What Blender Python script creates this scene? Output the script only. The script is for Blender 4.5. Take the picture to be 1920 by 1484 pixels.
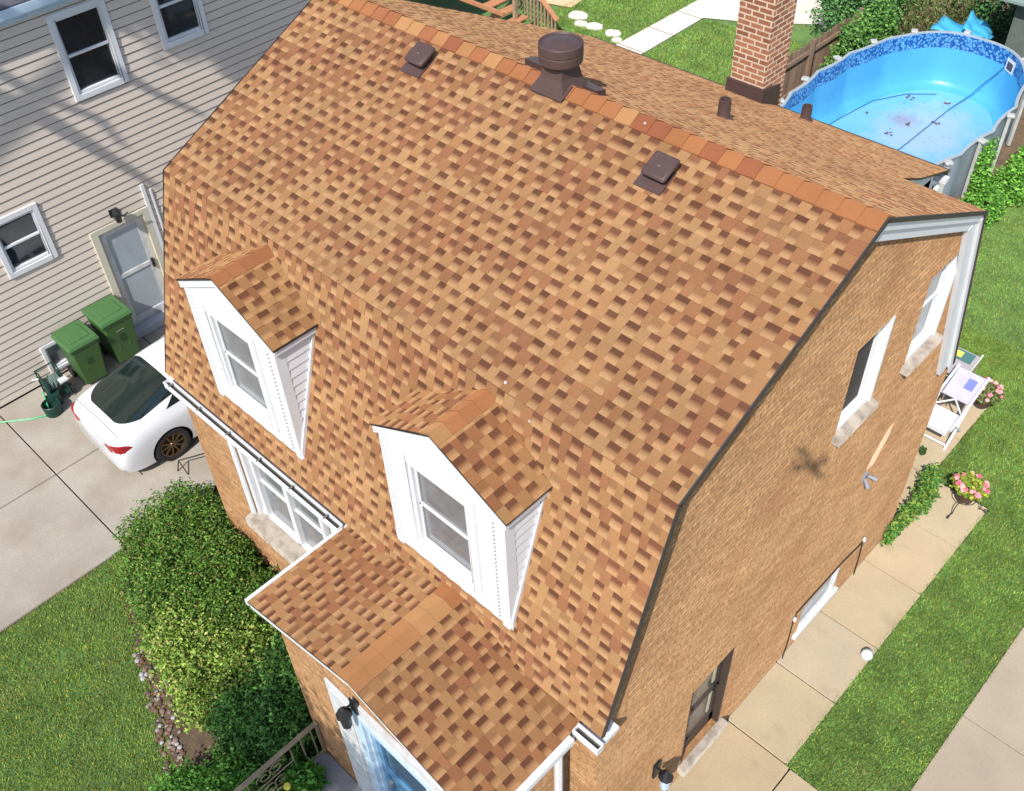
import bpy, math, random
import numpy as np
from mathutils import Vector, Matrix
from mathutils.geometry import tessellate_polygon
random.seed(7); RNG = np.random.default_rng(7)
for o in list(bpy.data.objects): bpy.data.objects.remove(o)
SC = bpy.context.scene; COL = SC.collection
# ---------------------------------------------------------------- camera
cam = bpy.data.cameras.new('camera'); cam.sensor_width = 36; cam.lens = 35.244; cam.clip_end = 2000; cam.clip_start = .05
co = bpy.data.objects.new('camera', cam); COL.objects.link(co); SC.camera = co
CR = [[0.7205361, 0.6925104, -0.0354556], [0.4676052, -0.523013437, -0.7126025], [-0.5120284, 0.4968766, -0.7006715]]
CP = Vector((9.65966, -3.337124, 12.080936))
M = Matrix.Identity(4)
for i in range(3):
    M[i][0] = CR[0][i]; M[i][1] = -CR[1][i]; M[i][2] = -CR[2][i]; M[i][3] = CP[i]
co.matrix_world = M
# ---------------------------------------------------------------- world, sun
S = Vector((2.66, -6.68, 7.72)).normalized()          # towards the sun
w = bpy.data.worlds.new('World'); SC.world = w; w.use_nodes = True
nt = w.node_tree; bgn = nt.nodes['Background']; sky = nt.nodes.new('ShaderNodeTexSky')
sky.sky_type = 'NISHITA'; sky.sun_disc = False; sky.sun_elevation = math.asin(S.z)
sky.sun_rotation = math.atan2(S.x, S.y); sky.air_density = 1.0; sky.dust_density = .8
nt.links.new(sky.outputs[0], bgn.inputs[0]); bgn.inputs[1].default_value = 0.15
sl = bpy.data.lights.new('sun', 'SUN'); sl.energy = 3.7; sl.angle = math.radians(.53); sl.color = (1, .96, .90)
so = bpy.data.objects.new('sun', sl); COL.objects.link(so); so.rotation_euler = S.to_track_quat('Z', 'Y').to_euler()
so.location = (0, 0, 40)
SC.view_settings.view_transform = 'Standard'; SC.view_settings.look = 'None'
SC.view_settings.exposure = 0.34; SC.view_settings.gamma = 1
SC.render.engine = 'CYCLES'
# ---------------------------------------------------------------- helpers
def lin(r, g, b):
    f = lambda c: (c/255/12.92) if c/255 <= .04045 else ((c/255+.055)/1.055)**2.4
    return (f(r), f(g), f(b), 1)
class MB:
    def __init__(s): s.v = []; s.f = []; s.m = []; s.c = []
    def face(s, pts, m=0, c=None):
        i = len(s.v); s.v += [tuple(p) for p in pts]; s.f.append(tuple(range(i, i+len(pts)))); s.m.append(m)
        if c is None: c = [(1, 1, 1)]*len(pts)
        elif not hasattr(c[0], '__len__'): c = [c]*len(pts)
        s.c += c
    def hexa(s, P, m=0, c=None):       # P: 8 pts, bottom 4 ccw, top 4 ccw
        for q in ((3, 2, 1, 0), (4, 5, 6, 7), (0, 1, 5, 4), (1, 2, 6, 5), (2, 3, 7, 6), (3, 0, 4, 7)):
            s.face([P[k] for k in q], m, c)
    def box(s, x0, x1, y0, y1, z0, z1, m=0, c=None):
        s.hexa([(x0, y0, z0), (x1, y0, z0), (x1, y1, z0), (x0, y1, z0), (x0, y0, z1), (x1, y0, z1), (x1, y1, z1), (x0, y1, z1)], m, c)
    def obox(s, F, u0, u1, v0, v1, n0, n1, m=0, c=None):
        O, U, V, N = F; P = lambda u, v, n: O+U*u+V*v+N*n
        s.hexa([P(u0, v0, n0), P(u1, v0, n0), P(u1, v1, n0), P(u0, v1, n0), P(u0, v0, n1), P(u1, v0, n1), P(u1, v1, n1), P(u0, v1, n1)], m, c)
    def tube(s, pts, r, n=8, m=0, c=None, cap=True):
        pts = [Vector(p) for p in pts]; rr = r if hasattr(r, '__len__') else [r]*len(pts); rings = []
        a = None
        for i, p in enumerate(pts):
            t = (pts[min(i+1, len(pts)-1)]-pts[max(i-1, 0)]).normalized()
            if a is None: a = t.orthogonal().normalized()
            a = (a-t*a.dot(t)).normalized(); b = t.cross(a)
            rings.append([p+(a*math.cos(2*math.pi*k/n)+b*math.sin(2*math.pi*k/n))*rr[i] for k in range(n)])
        i0 = len(s.v)
        for R in rings: s.v += [tuple(q) for q in R]
        for i in range(len(rings)-1):
            for k in range(n):
                k2 = (k+1) % n; s.f.append((i0+i*n+k, i0+i*n+k2, i0+(i+1)*n+k2, i0+(i+1)*n+k)); s.m.append(m); s.c += [(1, 1, 1) if c is None else c]*4
        if cap:
            s.face(rings[0][::-1], m, c); s.face(rings[-1], m, c)
    def cyl(s, c0, c1, r0, r1=None, n=20, m=0, c=None): s.tube([c0, c1], [r0, r0 if r1 is None else r1], n, m, c)
    def lathe(s, cx, cy, prof, n=24, m=0, c=None, sx=1, sy=1):
        i0 = len(s.v)
        for r, z in prof:
            for k in range(n):
                a = 2*math.pi*k/n; s.v.append((cx+r*math.cos(a)*sx, cy+r*math.sin(a)*sy, z))
        for i in range(len(prof)-1):
            for k in range(n):
                k2 = (k+1) % n; s.f.append((i0+i*n+k, i0+i*n+k2, i0+(i+1)*n+k2, i0+(i+1)*n+k)); s.m.append(m); s.c += [(1, 1, 1) if c is None else c]*4
    def prism(s, poly, d, m=0, c=None, holes=()):   # poly: 3D pts, extruded by vector d
        d = Vector(d); loops = [[Vector(p) for p in poly]]+[[Vector(p) for p in h] for h in holes]
        flat = [p for l in loops for p in l]
        for t in tessellate_polygon(loops):
            s.face([flat[k] for k in t], m, c); s.face([flat[k]+d for k in reversed(t)], m, c)
        for l in loops:
            for k in range(len(l)):
                a, b = l[k], l[(k+1) % len(l)]; s.face([a, b, b+d, a+d], m, c)
def rootloc(o):
    while o.parent: o = o.parent
    return o.location
def obj(name, mb, mats, parent=None, smooth=False, bevel=0, label=None, kind=None, fixn=True, subd=0):
    me = bpy.data.meshes.new(name)
    v = np.array(mb.v, dtype=np.float64)
    if parent is not None: v = v-np.array(rootloc(parent))
    me.from_pydata(v.tolist(), [], mb.f)
    me.polygons.foreach_set('material_index', mb.m)
    ca = me.color_attributes.new('col', 'FLOAT_COLOR', 'CORNER')
    cc = np.ones((len(mb.c), 4)); cc[:, :3] = np.array(mb.c); ca.data.foreach_set('color', cc.ravel())
    for m in (mats if isinstance(mats, (list, tuple)) else [mats]): me.materials.append(m)
    if smooth: me.polygons.foreach_set('use_smooth', [True]*len(me.polygons))
    if fixn or subd:
        import bmesh
        bm = bmesh.new(); bm.from_mesh(me); bmesh.ops.remove_doubles(bm, verts=bm.verts, dist=1e-5)
        bmesh.ops.recalc_face_normals(bm, faces=bm.faces); bm.to_mesh(me); bm.free()
    o = bpy.data.objects.new(name, me); COL.objects.link(o)
    if parent is not None: o.parent = parent
    if bevel:
        b = o.modifiers.new('bevel', 'BEVEL'); b.width = bevel; b.segments = 2; b.limit_method = 'ANGLE'; b.angle_limit = .7
    if subd:
        b = o.modifiers.new('s', 'SUBSURF'); b.levels = subd; b.render_levels = subd
    if smooth:
        try: me.set_sharp_from_angle(angle=math.radians(38))
        except Exception: pass
    if label: o['label'] = label
    if kind: o['kind'] = kind
    return o
def thing(name, label, cat, loc=(0, 0, 0), group=None):
    o = bpy.data.objects.new(name, None); COL.objects.link(o); o.location = loc; o.empty_display_size = .2
    o['label'] = label; o['category'] = cat
    if group: o['group'] = group
    return o
def tag(o, label, cat, group=None):
    o['label'] = label; o['category'] = cat
    if group: o['group'] = group
    return o
def copy_thing(r, d, label=None):
    c = r.copy(); COL.objects.link(c); c.location = Vector(r.location)+Vector(d)
    if label: c['label'] = label
    for ch in r.children:
        k = ch.copy(); COL.objects.link(k); k.parent = c
        for g in ch.children:
            q = g.copy(); COL.objects.link(q); q.parent = k
    return c
# ---------------------------------------------------------------- materials
def mat(name, color, rough=.7, attr=False, n1=0, s1=5., n2=0, s2=60., bump=0, bs=40., metal=0, spec=.5, trans=0, coat=0, nodes=None, stretch=None, dirt=None):
    m = bpy.data.materials.new(name); m.use_nodes = True; t = m.node_tree; N = t.nodes; L = t.links
    b = N['Principled BSDF']; b.inputs['Roughness'].default_value = rough; b.inputs['Metallic'].default_value = metal
    b.inputs['Specular IOR Level'].default_value = spec
    if trans: b.inputs['Transmission Weight'].default_value = trans
    if coat: b.inputs['Coat Weight'].default_value = coat; b.inputs['Coat Roughness'].default_value = .05
    if rough >= .85 and 'Diffuse Roughness' in b.inputs: b.inputs['Diffuse Roughness'].default_value = 1
    tc = N.new('ShaderNodeTexCoord'); vec = tc.outputs['Object']
    if stretch:
        mp = N.new('ShaderNodeMapping'); mp.inputs['Scale'].default_value = stretch; L.new(vec, mp.inputs[0]); vec = mp.outputs[0]
    col = None
    rgb = N.new('ShaderNodeRGB'); rgb.outputs[0].default_value = color if len(color) == 4 else (*color, 1); col = rgb.outputs[0]
    if attr:
        a = N.new('ShaderNodeVertexColor'); a.layer_name = 'col'
        mx = N.new('ShaderNodeMix'); mx.data_type = 'RGBA'; mx.blend_type = 'MULTIPLY'; mx.inputs[0].default_value = 1
        L.new(col, mx.inputs[6]); L.new(a.outputs[0], mx.inputs[7]); col = mx.outputs[2]
    if nodes: col = nodes(t, vec, col, b)
    for amt, sc in ((n1, s1), (n2, s2)):
        if not amt: continue
        nz = N.new('ShaderNodeTexNoise'); nz.inputs['Scale'].default_value = sc; nz.inputs['Detail'].default_value = 5; nz.inputs['Roughness'].default_value = .6
        L.new(vec, nz.inputs['Vector'])
        mr = N.new('ShaderNodeMapRange'); mr.inputs[1].default_value = .3; mr.inputs[2].default_value = .7
        mr.inputs[3].default_value = 1-amt; mr.inputs[4].default_value = 1+amt; L.new(nz.outputs[0], mr.inputs[0])
        h = N.new('ShaderNodeVectorMath'); h.operation = 'SCALE'; L.new(col, h.inputs[0]); L.new(mr.outputs[0], h.inputs['Scale']); col = h.outputs[0]
    if dirt:      # (color, scale, low, high, amount)
        nz = N.new('ShaderNodeTexNoise'); nz.inputs['Scale'].default_value = dirt[1]; nz.inputs['Detail'].default_value = 6; L.new(vec, nz.inputs['Vector'])
        mr = N.new('ShaderNodeMapRange'); mr.inputs[1].default_value = dirt[2]; mr.inputs[2].default_value = dirt[3]; mr.inputs[4].default_value = dirt[4]; L.new(nz.outputs[0], mr.inputs[0])
        mx = N.new('ShaderNodeMix'); mx.data_type = 'RGBA'; L.new(mr.outputs[0], mx.inputs[0]); L.new(col, mx.inputs[6]); mx.inputs[7].default_value = (*dirt[0][:3], 1); col = mx.outputs[2]
    L.new(col, b.inputs['Base Color'])
    if bump:
        nz = N.new('ShaderNodeTexNoise'); nz.inputs['Scale'].default_value = bs; nz.inputs['Detail'].default_value = 4; L.new(vec, nz.inputs['Vector'])
        bn = N.new('ShaderNodeBump'); bn.inputs['Strength'].default_value = bump; bn.inputs['Distance'].default_value = .02; L.new(nz.outputs[0], bn.inputs['Height']); L.new(bn.outputs[0], b.inputs['Normal'])
    return m
def brick_nodes(c1, c2, mort, msize=.010, bw=.205, bh=.0677, off=(0, 0, 0)):
    def f(t, vec, col, b):
        N = t.nodes; L = t.links; sp = N.new('ShaderNodeSeparateXYZ'); L.new(vec, sp.inputs[0])
        ge = N.new('ShaderNodeNewGeometry'); sn = N.new('ShaderNodeSeparateXYZ'); L.new(ge.outputs['True Normal'], sn.inputs[0])
        ab = N.new('ShaderNodeMath'); ab.operation = 'ABSOLUTE'; L.new(sn.outputs[0], ab.inputs[0])
        gt = N.new('ShaderNodeMath'); gt.operation = 'GREATER_THAN'; gt.inputs[1].default_value = .6; L.new(ab.outputs[0], gt.inputs[0])
        mx = N.new('ShaderNodeMix'); L.new(gt.outputs[0], mx.inputs[0]); L.new(sp.outputs[0], mx.inputs[2]); L.new(sp.outputs[1], mx.inputs[3])
        cb = N.new('ShaderNodeCombineXYZ'); L.new(mx.outputs[0], cb.inputs[0]); L.new(sp.outputs[2], cb.inputs[1])
        br = N.new('ShaderNodeTexBrick'); L.new(cb.outputs[0], br.inputs['Vector'])
        for k, v in (('Scale', 1), ('Mortar Size', msize/2), ('Brick Width', bw), ('Row Height', bh), ('Mortar Smooth', .2), ('Bias', -.1)): br.inputs[k].default_value = v
        br.inputs['Color1'].default_value = c1; br.inputs['Color2'].default_value = c2; br.inputs['Mortar'].default_value = mort
        bn = N.new('ShaderNodeBump'); bn.inputs['Strength'].default_value = .6; bn.inputs['Distance'].default_value = .006; bn.invert = True
        L.new(br.outputs['Fac'], bn.inputs['Height']); L.new(bn.outputs[0], b.inputs['Normal'])
        return br.outputs['Color']
    return f
def voro_nodes(c1, c2, sc):
    def f(t, vec, col, b):
        N = t.nodes; L = t.links; v = N.new('ShaderNodeTexVoronoi'); v.inputs['Scale'].default_value = sc; L.new(vec, v.inputs['Vector'])
        r = N.new('ShaderNodeValToRGB'); r.color_ramp.elements[0].color = c1; r.color_ramp.elements[1].color = c2
        r.color_ramp.elements[0].position = .35; r.color_ramp.elements[1].position = .6; L.new(v.outputs['Distance'], r.inputs[0]); return r.outputs[0]
    return f
W1 = (1, 1, 1, 1)
m_shingle = mat('shingle_granules', W1, .95, attr=True, n1=.10, s1=1.3, n2=.20, s2=150, bump=.25, bs=220, spec=.2)
m_cap = mat('cap_granules', W1, .95, attr=True, n1=.05, s1=3, n2=.12, s2=150, bump=.25, bs=220, spec=.2)
m_brick = mat('tan_brick', W1, .9, n1=.12, s1=.9, n2=.34, s2=20, nodes=brick_nodes(lin(168, 129, 90), lin(147, 108, 72), lin(130, 106, 80), .013), spec=.2, dirt=(lin(136, 92, 62), 1.3, .50, .72, .5))
m_chim = mat('chimney_brick', W1, .9, n1=.12, s1=6, n2=.15, s2=40, nodes=brick_nodes(lin(160, 108, 80), lin(122, 80, 60), lin(196, 174, 152), .024, .2, .0747), spec=.2)
m_white = mat('white_trim', (.76, .76, .77), .45, n1=.03, s1=4)
m_whiteold = mat('worn_white_paint', (.66, .66, .66), .6, n1=.1, s1=6, dirt=(lin(160, 150, 138), 7, .5, .8, .6))
m_bluewhite = mat('pale_blue_paint', lin(196, 216, 232), .5, n1=.08, s1=5)
m_door = mat('blue_door_paint', lin(92, 140, 176), .45, n1=.08, s1=3)
m_glass = mat('window_glass', (.022, .028, .034), .04, spec=.8, n1=.3, s1=2)
m_glassg = mat('hazy_window_glass', (.20, .205, .21), .12, spec=.8, n1=.25, s1=3)
m_screen = mat('dark_insect_screen', lin(66, 60, 54), .8, n1=.1, s1=8)
m_curtain = mat('curtain_behind_glass', lin(196, 190, 182), .3, n1=.06, s1=12, stretch=(9, 9, .6))
m_sill = mat('limestone_sill', lin(176, 164, 150), .85, n1=.12, s1=8, dirt=(lin(112, 98, 84), 7, .45, .7, .7))
m_brown = mat('brown_vent_metal', lin(86, 66, 62), .5, n1=.08, s1=10, spec=.4)
m_drip = mat('dark_drip_edge', lin(58, 52, 50), .5)
m_gutin = mat('dark_gutter_bed', lin(80, 76, 66), .9, n1=.3, s1=9)
m_black = mat('black_metal', (.02, .02, .022), .4)
m_side = mat('beige_vinyl_siding', lin(218, 204, 190), .6, n1=.035, s1=1.5, stretch=(1, .3, 3))
m_whiteside = mat('white_vinyl_siding', (.78, .78, .8), .5, n1=.03, s1=3)
m_conc = mat('driveway_concrete', lin(168, 160, 147), .9, n1=.12, s1=1.1, n2=.10, s2=30, bump=.15, bs=120, dirt=(lin(138, 116, 92), .9, .47, .74, .6))
m_walk = mat('walkway_concrete', lin(182, 166, 138), .9, attr=True, n1=.07, s1=1.6, n2=.07, s2=35, bump=.15, bs=120, dirt=(lin(140, 122, 98), 2.6, .58, .8, .45))
m_path = mat('pale_path_concrete', lin(206, 196, 184), .9, n1=.05, s1=2, n2=.05, s2=30)
m_soil = mat('bare_soil', lin(104, 86, 68), 1, n1=.3, s1=6, n2=.3, s2=60, bump=.6, bs=60)
m_lawn = mat('lawn_turf', lin(92, 122, 62), 1, n1=.28, s1=2.2, n2=.3, s2=45, bump=.8, bs=90, dirt=(lin(150, 136, 84), 1.7, .56, .8, .5))
m_blade = mat('grass_blade', lin(126, 162, 82), .7, attr=True, n1=.34, s1=1.5, n2=.22, s2=5, spec=.3, dirt=(lin(150, 148, 84), 1.9, .55, .75, .55))
m_leaf = mat('leaf', W1, .6, attr=True, n1=.12, s1=2, spec=.3)
m_bark = mat('bark', lin(96, 80, 64), .95, n1=.3, s1=12, bump=.8, bs=30)
m_joint = mat('joint_dirt', lin(92, 78, 62), 1)
m_steel = mat('galvanised_steel', lin(170, 170, 172), .4, metal=.7)
m_patch = mat('pale_mortar_patch', lin(214, 172, 140), .9, n1=.1, s1=15)
# ---------------------------------------------------------------- shingles
SH = [lin(157, 117, 79)[:3], lin(152, 112, 75)[:3], lin(147, 104, 70)[:3], lin(161, 123, 84)[:3], lin(142, 97, 67)[:3]]
DK = np.array(lin(103, 67, 48)[:3]); LT = np.array(lin(184, 145, 104)[:3])
def shingles(mb, O, U, V, N, rng, length, seed, e=.1375, tint=(1, 1, 1)):
    """rng(v) -> (u0,u1) for a course; U along the course, V up the slope"""
    R = random.Random(seed); O, U, V, N = Vector(O), Vector(U).normalized(), Vector(V).normalized(), Vector(N).normalized()
    n = max(1, int(round(length/e))); e = length/n; T = np.array(tint)
    ph = [R.uniform(0, 6) for _ in range(4)]
    P = lambda u, v, h: O+U*u+V*v+N*h
    for r in range(n):
        v0 = r*e; v1 = min(length, v0+e); u0, u1 = rng(v0+.02)
        if u1-u0 < .03: continue
        u = u0; tab = R.random() < .5; blot = R.randrange(5)
        left = R.uniform(.2, 1)
        while u < u1-1e-4:
            wd = R.uniform(.07, .13) if tab else R.uniform(.075, .13)
            b = min(u1, u+wd)
            if u1-b < .05: b = u1
            left -= wd
            if left < 0: left = R.uniform(.25, .9); blot = R.choice((0, 0, 1, 2, 2, 3, 4, 4))
            base = np.array(SH[blot if R.random() < .7 else R.choice((0, 1, 2, 3))])*R.uniform(.93, 1.07)*T
            h0, h1 = (.010, .006) if tab else (.006, .0015)
            if tab:
                mb.face([P(u, v0, h0), P(b, v0, h0), P(b, v1, h1), P(u, v1, h1)], 0, tuple(base))
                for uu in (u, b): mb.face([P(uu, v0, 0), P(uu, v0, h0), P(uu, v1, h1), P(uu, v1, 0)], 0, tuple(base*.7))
            else:
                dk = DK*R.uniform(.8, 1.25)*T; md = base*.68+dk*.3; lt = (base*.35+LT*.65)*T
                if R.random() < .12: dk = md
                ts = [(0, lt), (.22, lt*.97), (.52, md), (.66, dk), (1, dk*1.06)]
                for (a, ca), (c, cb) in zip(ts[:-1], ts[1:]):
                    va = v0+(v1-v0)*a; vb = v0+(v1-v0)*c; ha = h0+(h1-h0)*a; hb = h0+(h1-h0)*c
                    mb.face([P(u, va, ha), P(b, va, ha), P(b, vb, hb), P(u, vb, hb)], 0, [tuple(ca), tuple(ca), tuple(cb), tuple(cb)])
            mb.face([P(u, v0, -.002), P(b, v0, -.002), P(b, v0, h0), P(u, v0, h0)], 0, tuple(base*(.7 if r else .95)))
            u = b; tab = not tab if R.random() < .99 else tab
CAPC = [lin(160, 106, 68)[:3], lin(155, 102, 65)[:3], lin(164, 116, 75)[:3], lin(144, 88, 60)[:3], lin(170, 126, 83)[:3], lin(156, 100, 66)[:3]]
def ridgecap(mb, A, D, length, wv1, wv2, up, seed, e=.19, w=.15, h=.02, front_over=.0):
    """cap pieces bent over a ridge: A start, D direction, wv1/wv2 unit down-slope vectors"""
    R = random.Random(seed); A, D, up = Vector(A), Vector(D).normalized(), Vector(up)
    wv1, wv2 = Vector(wv1).normalized(), Vector(wv2).normalized(); n = int(round(length/e)); e = length/n
    c = np.array(CAPC[0])
    for k in range(n):
        if R.random() < .62: c = np.array(R.choice(CAPC))*R.uniform(.94, 1.06)
        a = A+D*(k*e); b = A+D*((k+1)*e+.004)
        def prof(p, hh):
            return [p+wv1*w+up*hh*.75, p+wv1*w*.5+up*(hh*.95), p+wv1*.03+up*(hh*1.15-.002), p+up*(hh*1.2), p+wv2*.03+up*(hh*1.15-.002), p+wv2*w*.5+up*(hh*.95), p+wv2*w+up*hh*.75]
        pa = prof(a, h+.012); pb = prof(b, h+.002); ba = prof(a, 0)
        for i in range(6): mb.face([pa[i], pa[i+1], pb[i+1], pb[i]], 0, tuple(c))
        for i in range(6): mb.face([pa[i], pa[i+1], ba[i+1], ba[i]], 0, tuple(c*.6))
        for i in (0, 6): mb.face([pa[i], pb[i], pb[i]-up*.04, pa[i]-up*.04], 0, tuple(c*.6))
# house key heights
yb, yr, He, Hb, Hr, HW = .83, 3.362, 3.52, 6.195, 7.436, 7.1
kl = (Hb-He)/yb; ku = (Hr-Hb)/(yr-yb); YE = 8.1; ZE = Hr-(YE-yr)*ku+.02; kb = (Hr-ZE)/(YE-yr)
zl = lambda y: He+kl*y
zu = lambda y: Hb+ku*(y-yb)
zk = lambda y: Hr-kb*(y-yr)
X, Y, Z = Vector((1, 0, 0)), Vector((0, 1, 0)), Vector((0, 0, 1))
house = thing('brick_house', 'tan brick house with a brown shingled gambrel roof and two white dormers', 'house', (3.5, 3.4, 0))
# --- roof
mb = MB()
VL = Vector((0, 1, kl)).normalized(); NL = Vector((0, -kl, 1)).normalized()
VU = Vector((0, 1, ku)).normalized(); NU = Vector((0, -ku, 1)).normalized()
VB = Vector((0, -1, kb)).normalized(); NB = Vector((0, kb, 1)).normalized()
y0 = .045
LL = (Vector((0, yb, Hb))-Vector((0, y0, zl(y0)))).length
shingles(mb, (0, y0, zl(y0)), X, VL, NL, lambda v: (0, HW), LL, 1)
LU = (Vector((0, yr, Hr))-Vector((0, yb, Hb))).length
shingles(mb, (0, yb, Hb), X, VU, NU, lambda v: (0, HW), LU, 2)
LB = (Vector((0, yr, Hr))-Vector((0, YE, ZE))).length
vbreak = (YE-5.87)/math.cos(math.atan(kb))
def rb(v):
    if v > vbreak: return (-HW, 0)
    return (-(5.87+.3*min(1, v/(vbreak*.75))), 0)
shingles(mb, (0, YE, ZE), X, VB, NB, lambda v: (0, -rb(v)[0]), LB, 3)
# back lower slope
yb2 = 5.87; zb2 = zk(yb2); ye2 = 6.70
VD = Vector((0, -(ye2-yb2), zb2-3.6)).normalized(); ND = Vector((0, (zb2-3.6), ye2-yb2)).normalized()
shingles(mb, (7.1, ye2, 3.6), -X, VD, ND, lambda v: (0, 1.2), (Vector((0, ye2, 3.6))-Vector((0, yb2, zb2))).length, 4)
roof = obj('roof', mb, m_shingle, house, fixn=False)
# roof deck: solid slab below the shingles
mb = MB(); t = .035
def slab(p0, p1, x0, x1, th=t, m=0):
    a, b = Vector((0, *p0)), Vector((0, *p1)); d = b-a; nn = Vector((0, -d.z, d.y)).normalized()
    if nn.z < 0: nn = -nn
    lo = lambda p: p-nn*th
    mb.hexa([X*x0+lo(a), X*x1+lo(a), X*x1+lo(b), X*x0+lo(b), X*x0+a-nn*.002, X*x1+a-nn*.002, X*x1+b-nn*.002, X*x0+b-nn*.002], m)
slab((y0, zl(y0)), (yb, Hb), 0, HW); slab((yb, Hb), (yr, Hr), 0, HW); slab((yr, Hr), (yb2, zb2), 0, HW); slab((yb2, zb2), (YE, ZE), 0, 5.87)
mb.prism([(5.87, YE, ZE-.03), (6.15, 6.45, zk(6.45)-.03), (6.15, yb2, zb2-.03), (5.86, yb2, zb2-.03), (5.86, YE, ZE-.03)], (0, 0, .026))
slab((yb2, zb2), (ye2, 3.6), 5.9, HW)
obj('roof_deck', mb, m_drip, roof)
# main ridge cap
mb = MB(); ridgecap(mb, (7.1, yr, Hr), (-1, 0, 0), 7.1, -VU, -VB, Z, 5, w=.15, h=.018)
obj('ridge_cap', mb, m_cap, roof, fixn=False)
# drip edges along the right rake (front) + left
mb = MB()
for xx in (7.1, -.012):
    for a, b, nrm in (((y0, zl(y0)), (yb, Hb), NL), ((yb, Hb), (yr, Hr), NU), ((yr, Hr), (yb2, zb2), NB)):
        A, B = Vector((xx, *a)), Vector((xx, *b)); mb.hexa([A-nrm*.032, A-nrm*.032+X*.014, B-nrm*.032+X*.014, B-nrm*.032, A+nrm*.012, A+nrm*.012+X*.014, B+nrm*.012+X*.014, B+nrm*.012])
mb.box(0, 5.87, YE, YE+.03, ZE-.09, ZE+.004)
obj('drip_edge', mb, m_drip, roof)
# white rake boards on the gable (wall at x=7.0)
mb = MB()
def rake(a, b, d0, d1, x0, x1):
    A, B = Vector((0, *a)), Vector((0, *b)); d = (B-A).normalized(); nn = Vector((0, -d.z, d.y))
    if nn.z < 0: nn = -nn
    mb.hexa([A-nn*d1+X*x0, A-nn*d1+X*x1, B-nn*d1+X*x1, B-nn*d1+X*x0, A-nn*d0+X*x0, A-nn*d0+X*x1, B-nn*d0+X*x1, B-nn*d0+X*x0])
rake((yb, Hb), (yr, Hr), .04, .17, 7.002, 7.03); rake((yr, Hr), (yb2, zb2), .04, .22, 7.002, 7.05)
rake((yr, Hr), (yb2, zb2), .036, .11, 7.052, 7.085)
rake((yb2+.02, zb2-.05), (ye2, 3.6), .04, .26, 7.002, 7.055); rake((yb2+.02, zb2-.05), (ye2, 3.6), .036, .10, 7.056, 7.09)
rake((y0+.03, zl(y0+.03)), (yb, Hb), .04, .15, 7.002, 7.03)
obj('rake_board', mb, m_white, house)
# --- gable and other walls
mb = MB()
t = .0
def gable(x, dx, holes):
    P = [(x, .12, 0), (x, 6.9, 0), (x, 6.6, 3.75), (x, yb2-.05, zb2-.12), (x, yr, Hr-.06), (x, yb+.03, Hb-.07), (x, .12, zl(.12)-.16)]
    P[1] = (x, 6.9, 0); P.insert(2, (x, 6.9, 3.3)); P[3] = (x, 6.62, 3.6)
    mb.prism(P, (dx, 0, 0), holes=holes)
def hole(x, y0, y1, z0, z1): return [(x, y0, z0), (x, y0, z1), (x, y1, z1), (x, y1, z0)]
WA = (3.78, 4.46, 4.55, 5.70); WBn = (5.18, 5.86, 4.55, 5.72); DR = (1.78, 2.52, .32, 2.03); BW = (4.33, 5.22, .26, .80)
gable(7.0, -.25, [hole(7.0, *q) for q in (WA, WBn, DR, BW)])
obj('gable_wall', mb, m_brick, house)
mb = MB(); gable(.05, .25, []); obj('gable_wall', mb, m_brick, house)
mb = MB()
FW = (1.12, 3.2, 1.74, 3.18)
mb.prism([(.3, .12, 0), (6.75, .12, 0), (6.75, .12, 3.62), (.3, .12, 3.62)], (0, .22, 0), holes=[[(FW[0], .12, FW[2]), (FW[1], .12, FW[2]), (FW[1], .12, FW[3]), (FW[0], .12, FW[3])]])
obj('long_wall', mb, m_brick, house)
mb = MB(); mb.box(.3, 6.75, 6.66, 6.88, 0, 3.5); obj('long_wall', mb, m_brick, house)
# rear upper addition under the shed roof, white siding
mb = MB(); mb.box(.25, 5.75, 6.9, 7.95, 2.6, ZE-.1); mb.box(.25, 5.75, yb2+.3, 6.9, 3.5, ZE-.1)
mb.prism([(5.75, 5.6, 4.5), (5.75, 7.95, 4.5), (5.75, 7.95, ZE-.02), (5.75, 5.6, zk(5.6)-.1)], (-.1, 0, 0))
obj('rear_addition', mb, m_whiteside, house)
mb = MB(); mb.cyl((5.82, 7.98, 0), (5.82, 7.98, 4.95), .045); mb.box(5.75, 5.92, 7.99, 8.09, ZE-.14, ZE-.06)
obj('rear_downspout', mb, m_white, house, bevel=.01)
# --- gable windows
def win_x(parent, q, xw=7.0, depth=.12, screen=False, split=True, pane=None, rev=m_white, sgn=1, fr=.05, cut=None):
    y0, y1, z0, z1 = q; mb = MB(); xi = xw-sgn*depth
    F = (Vector((xi, 0, 0)), Y, Z, X*sgn)
    mb.obox(F, y1-.028, y1+.004, z0, z1, 0, depth+.012); mb.obox(F, y0-.004, y0+.02, z0, z1, 0, depth-.01); mb.obox(F, y0, y1, z1-.03, z1+.004, 0, depth-.01)
    mb.obox(F, y0, y1, z0-.004, z0+.035, 0, depth-.01)
    for a, b, c, d in ((y0, y0+fr, z0, z1), (y1-fr-.028, y1-.02, z0, z1), (y0, y1, z0, z0+fr), (y0, y1, z1-fr, z1)): mb.obox(F, a, b, c, d, .003, .035)
    if split: mb.obox(F, y0+fr, y1-fr, (z0+z1)/2-.02, (z0+z1)/2+.02, .005, .038)
    w = obj('window', mb, rev, parent, bevel=.003)
    g = MB(); g.obox(F, y0, y1, z0, z1, -.01, .012); obj('pane', g, pane or m_glass, w)
    return w
w = win_x(house, WA, pane=m_screen, split=False); win_x(house, WBn, pane=m_glassg)
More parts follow.
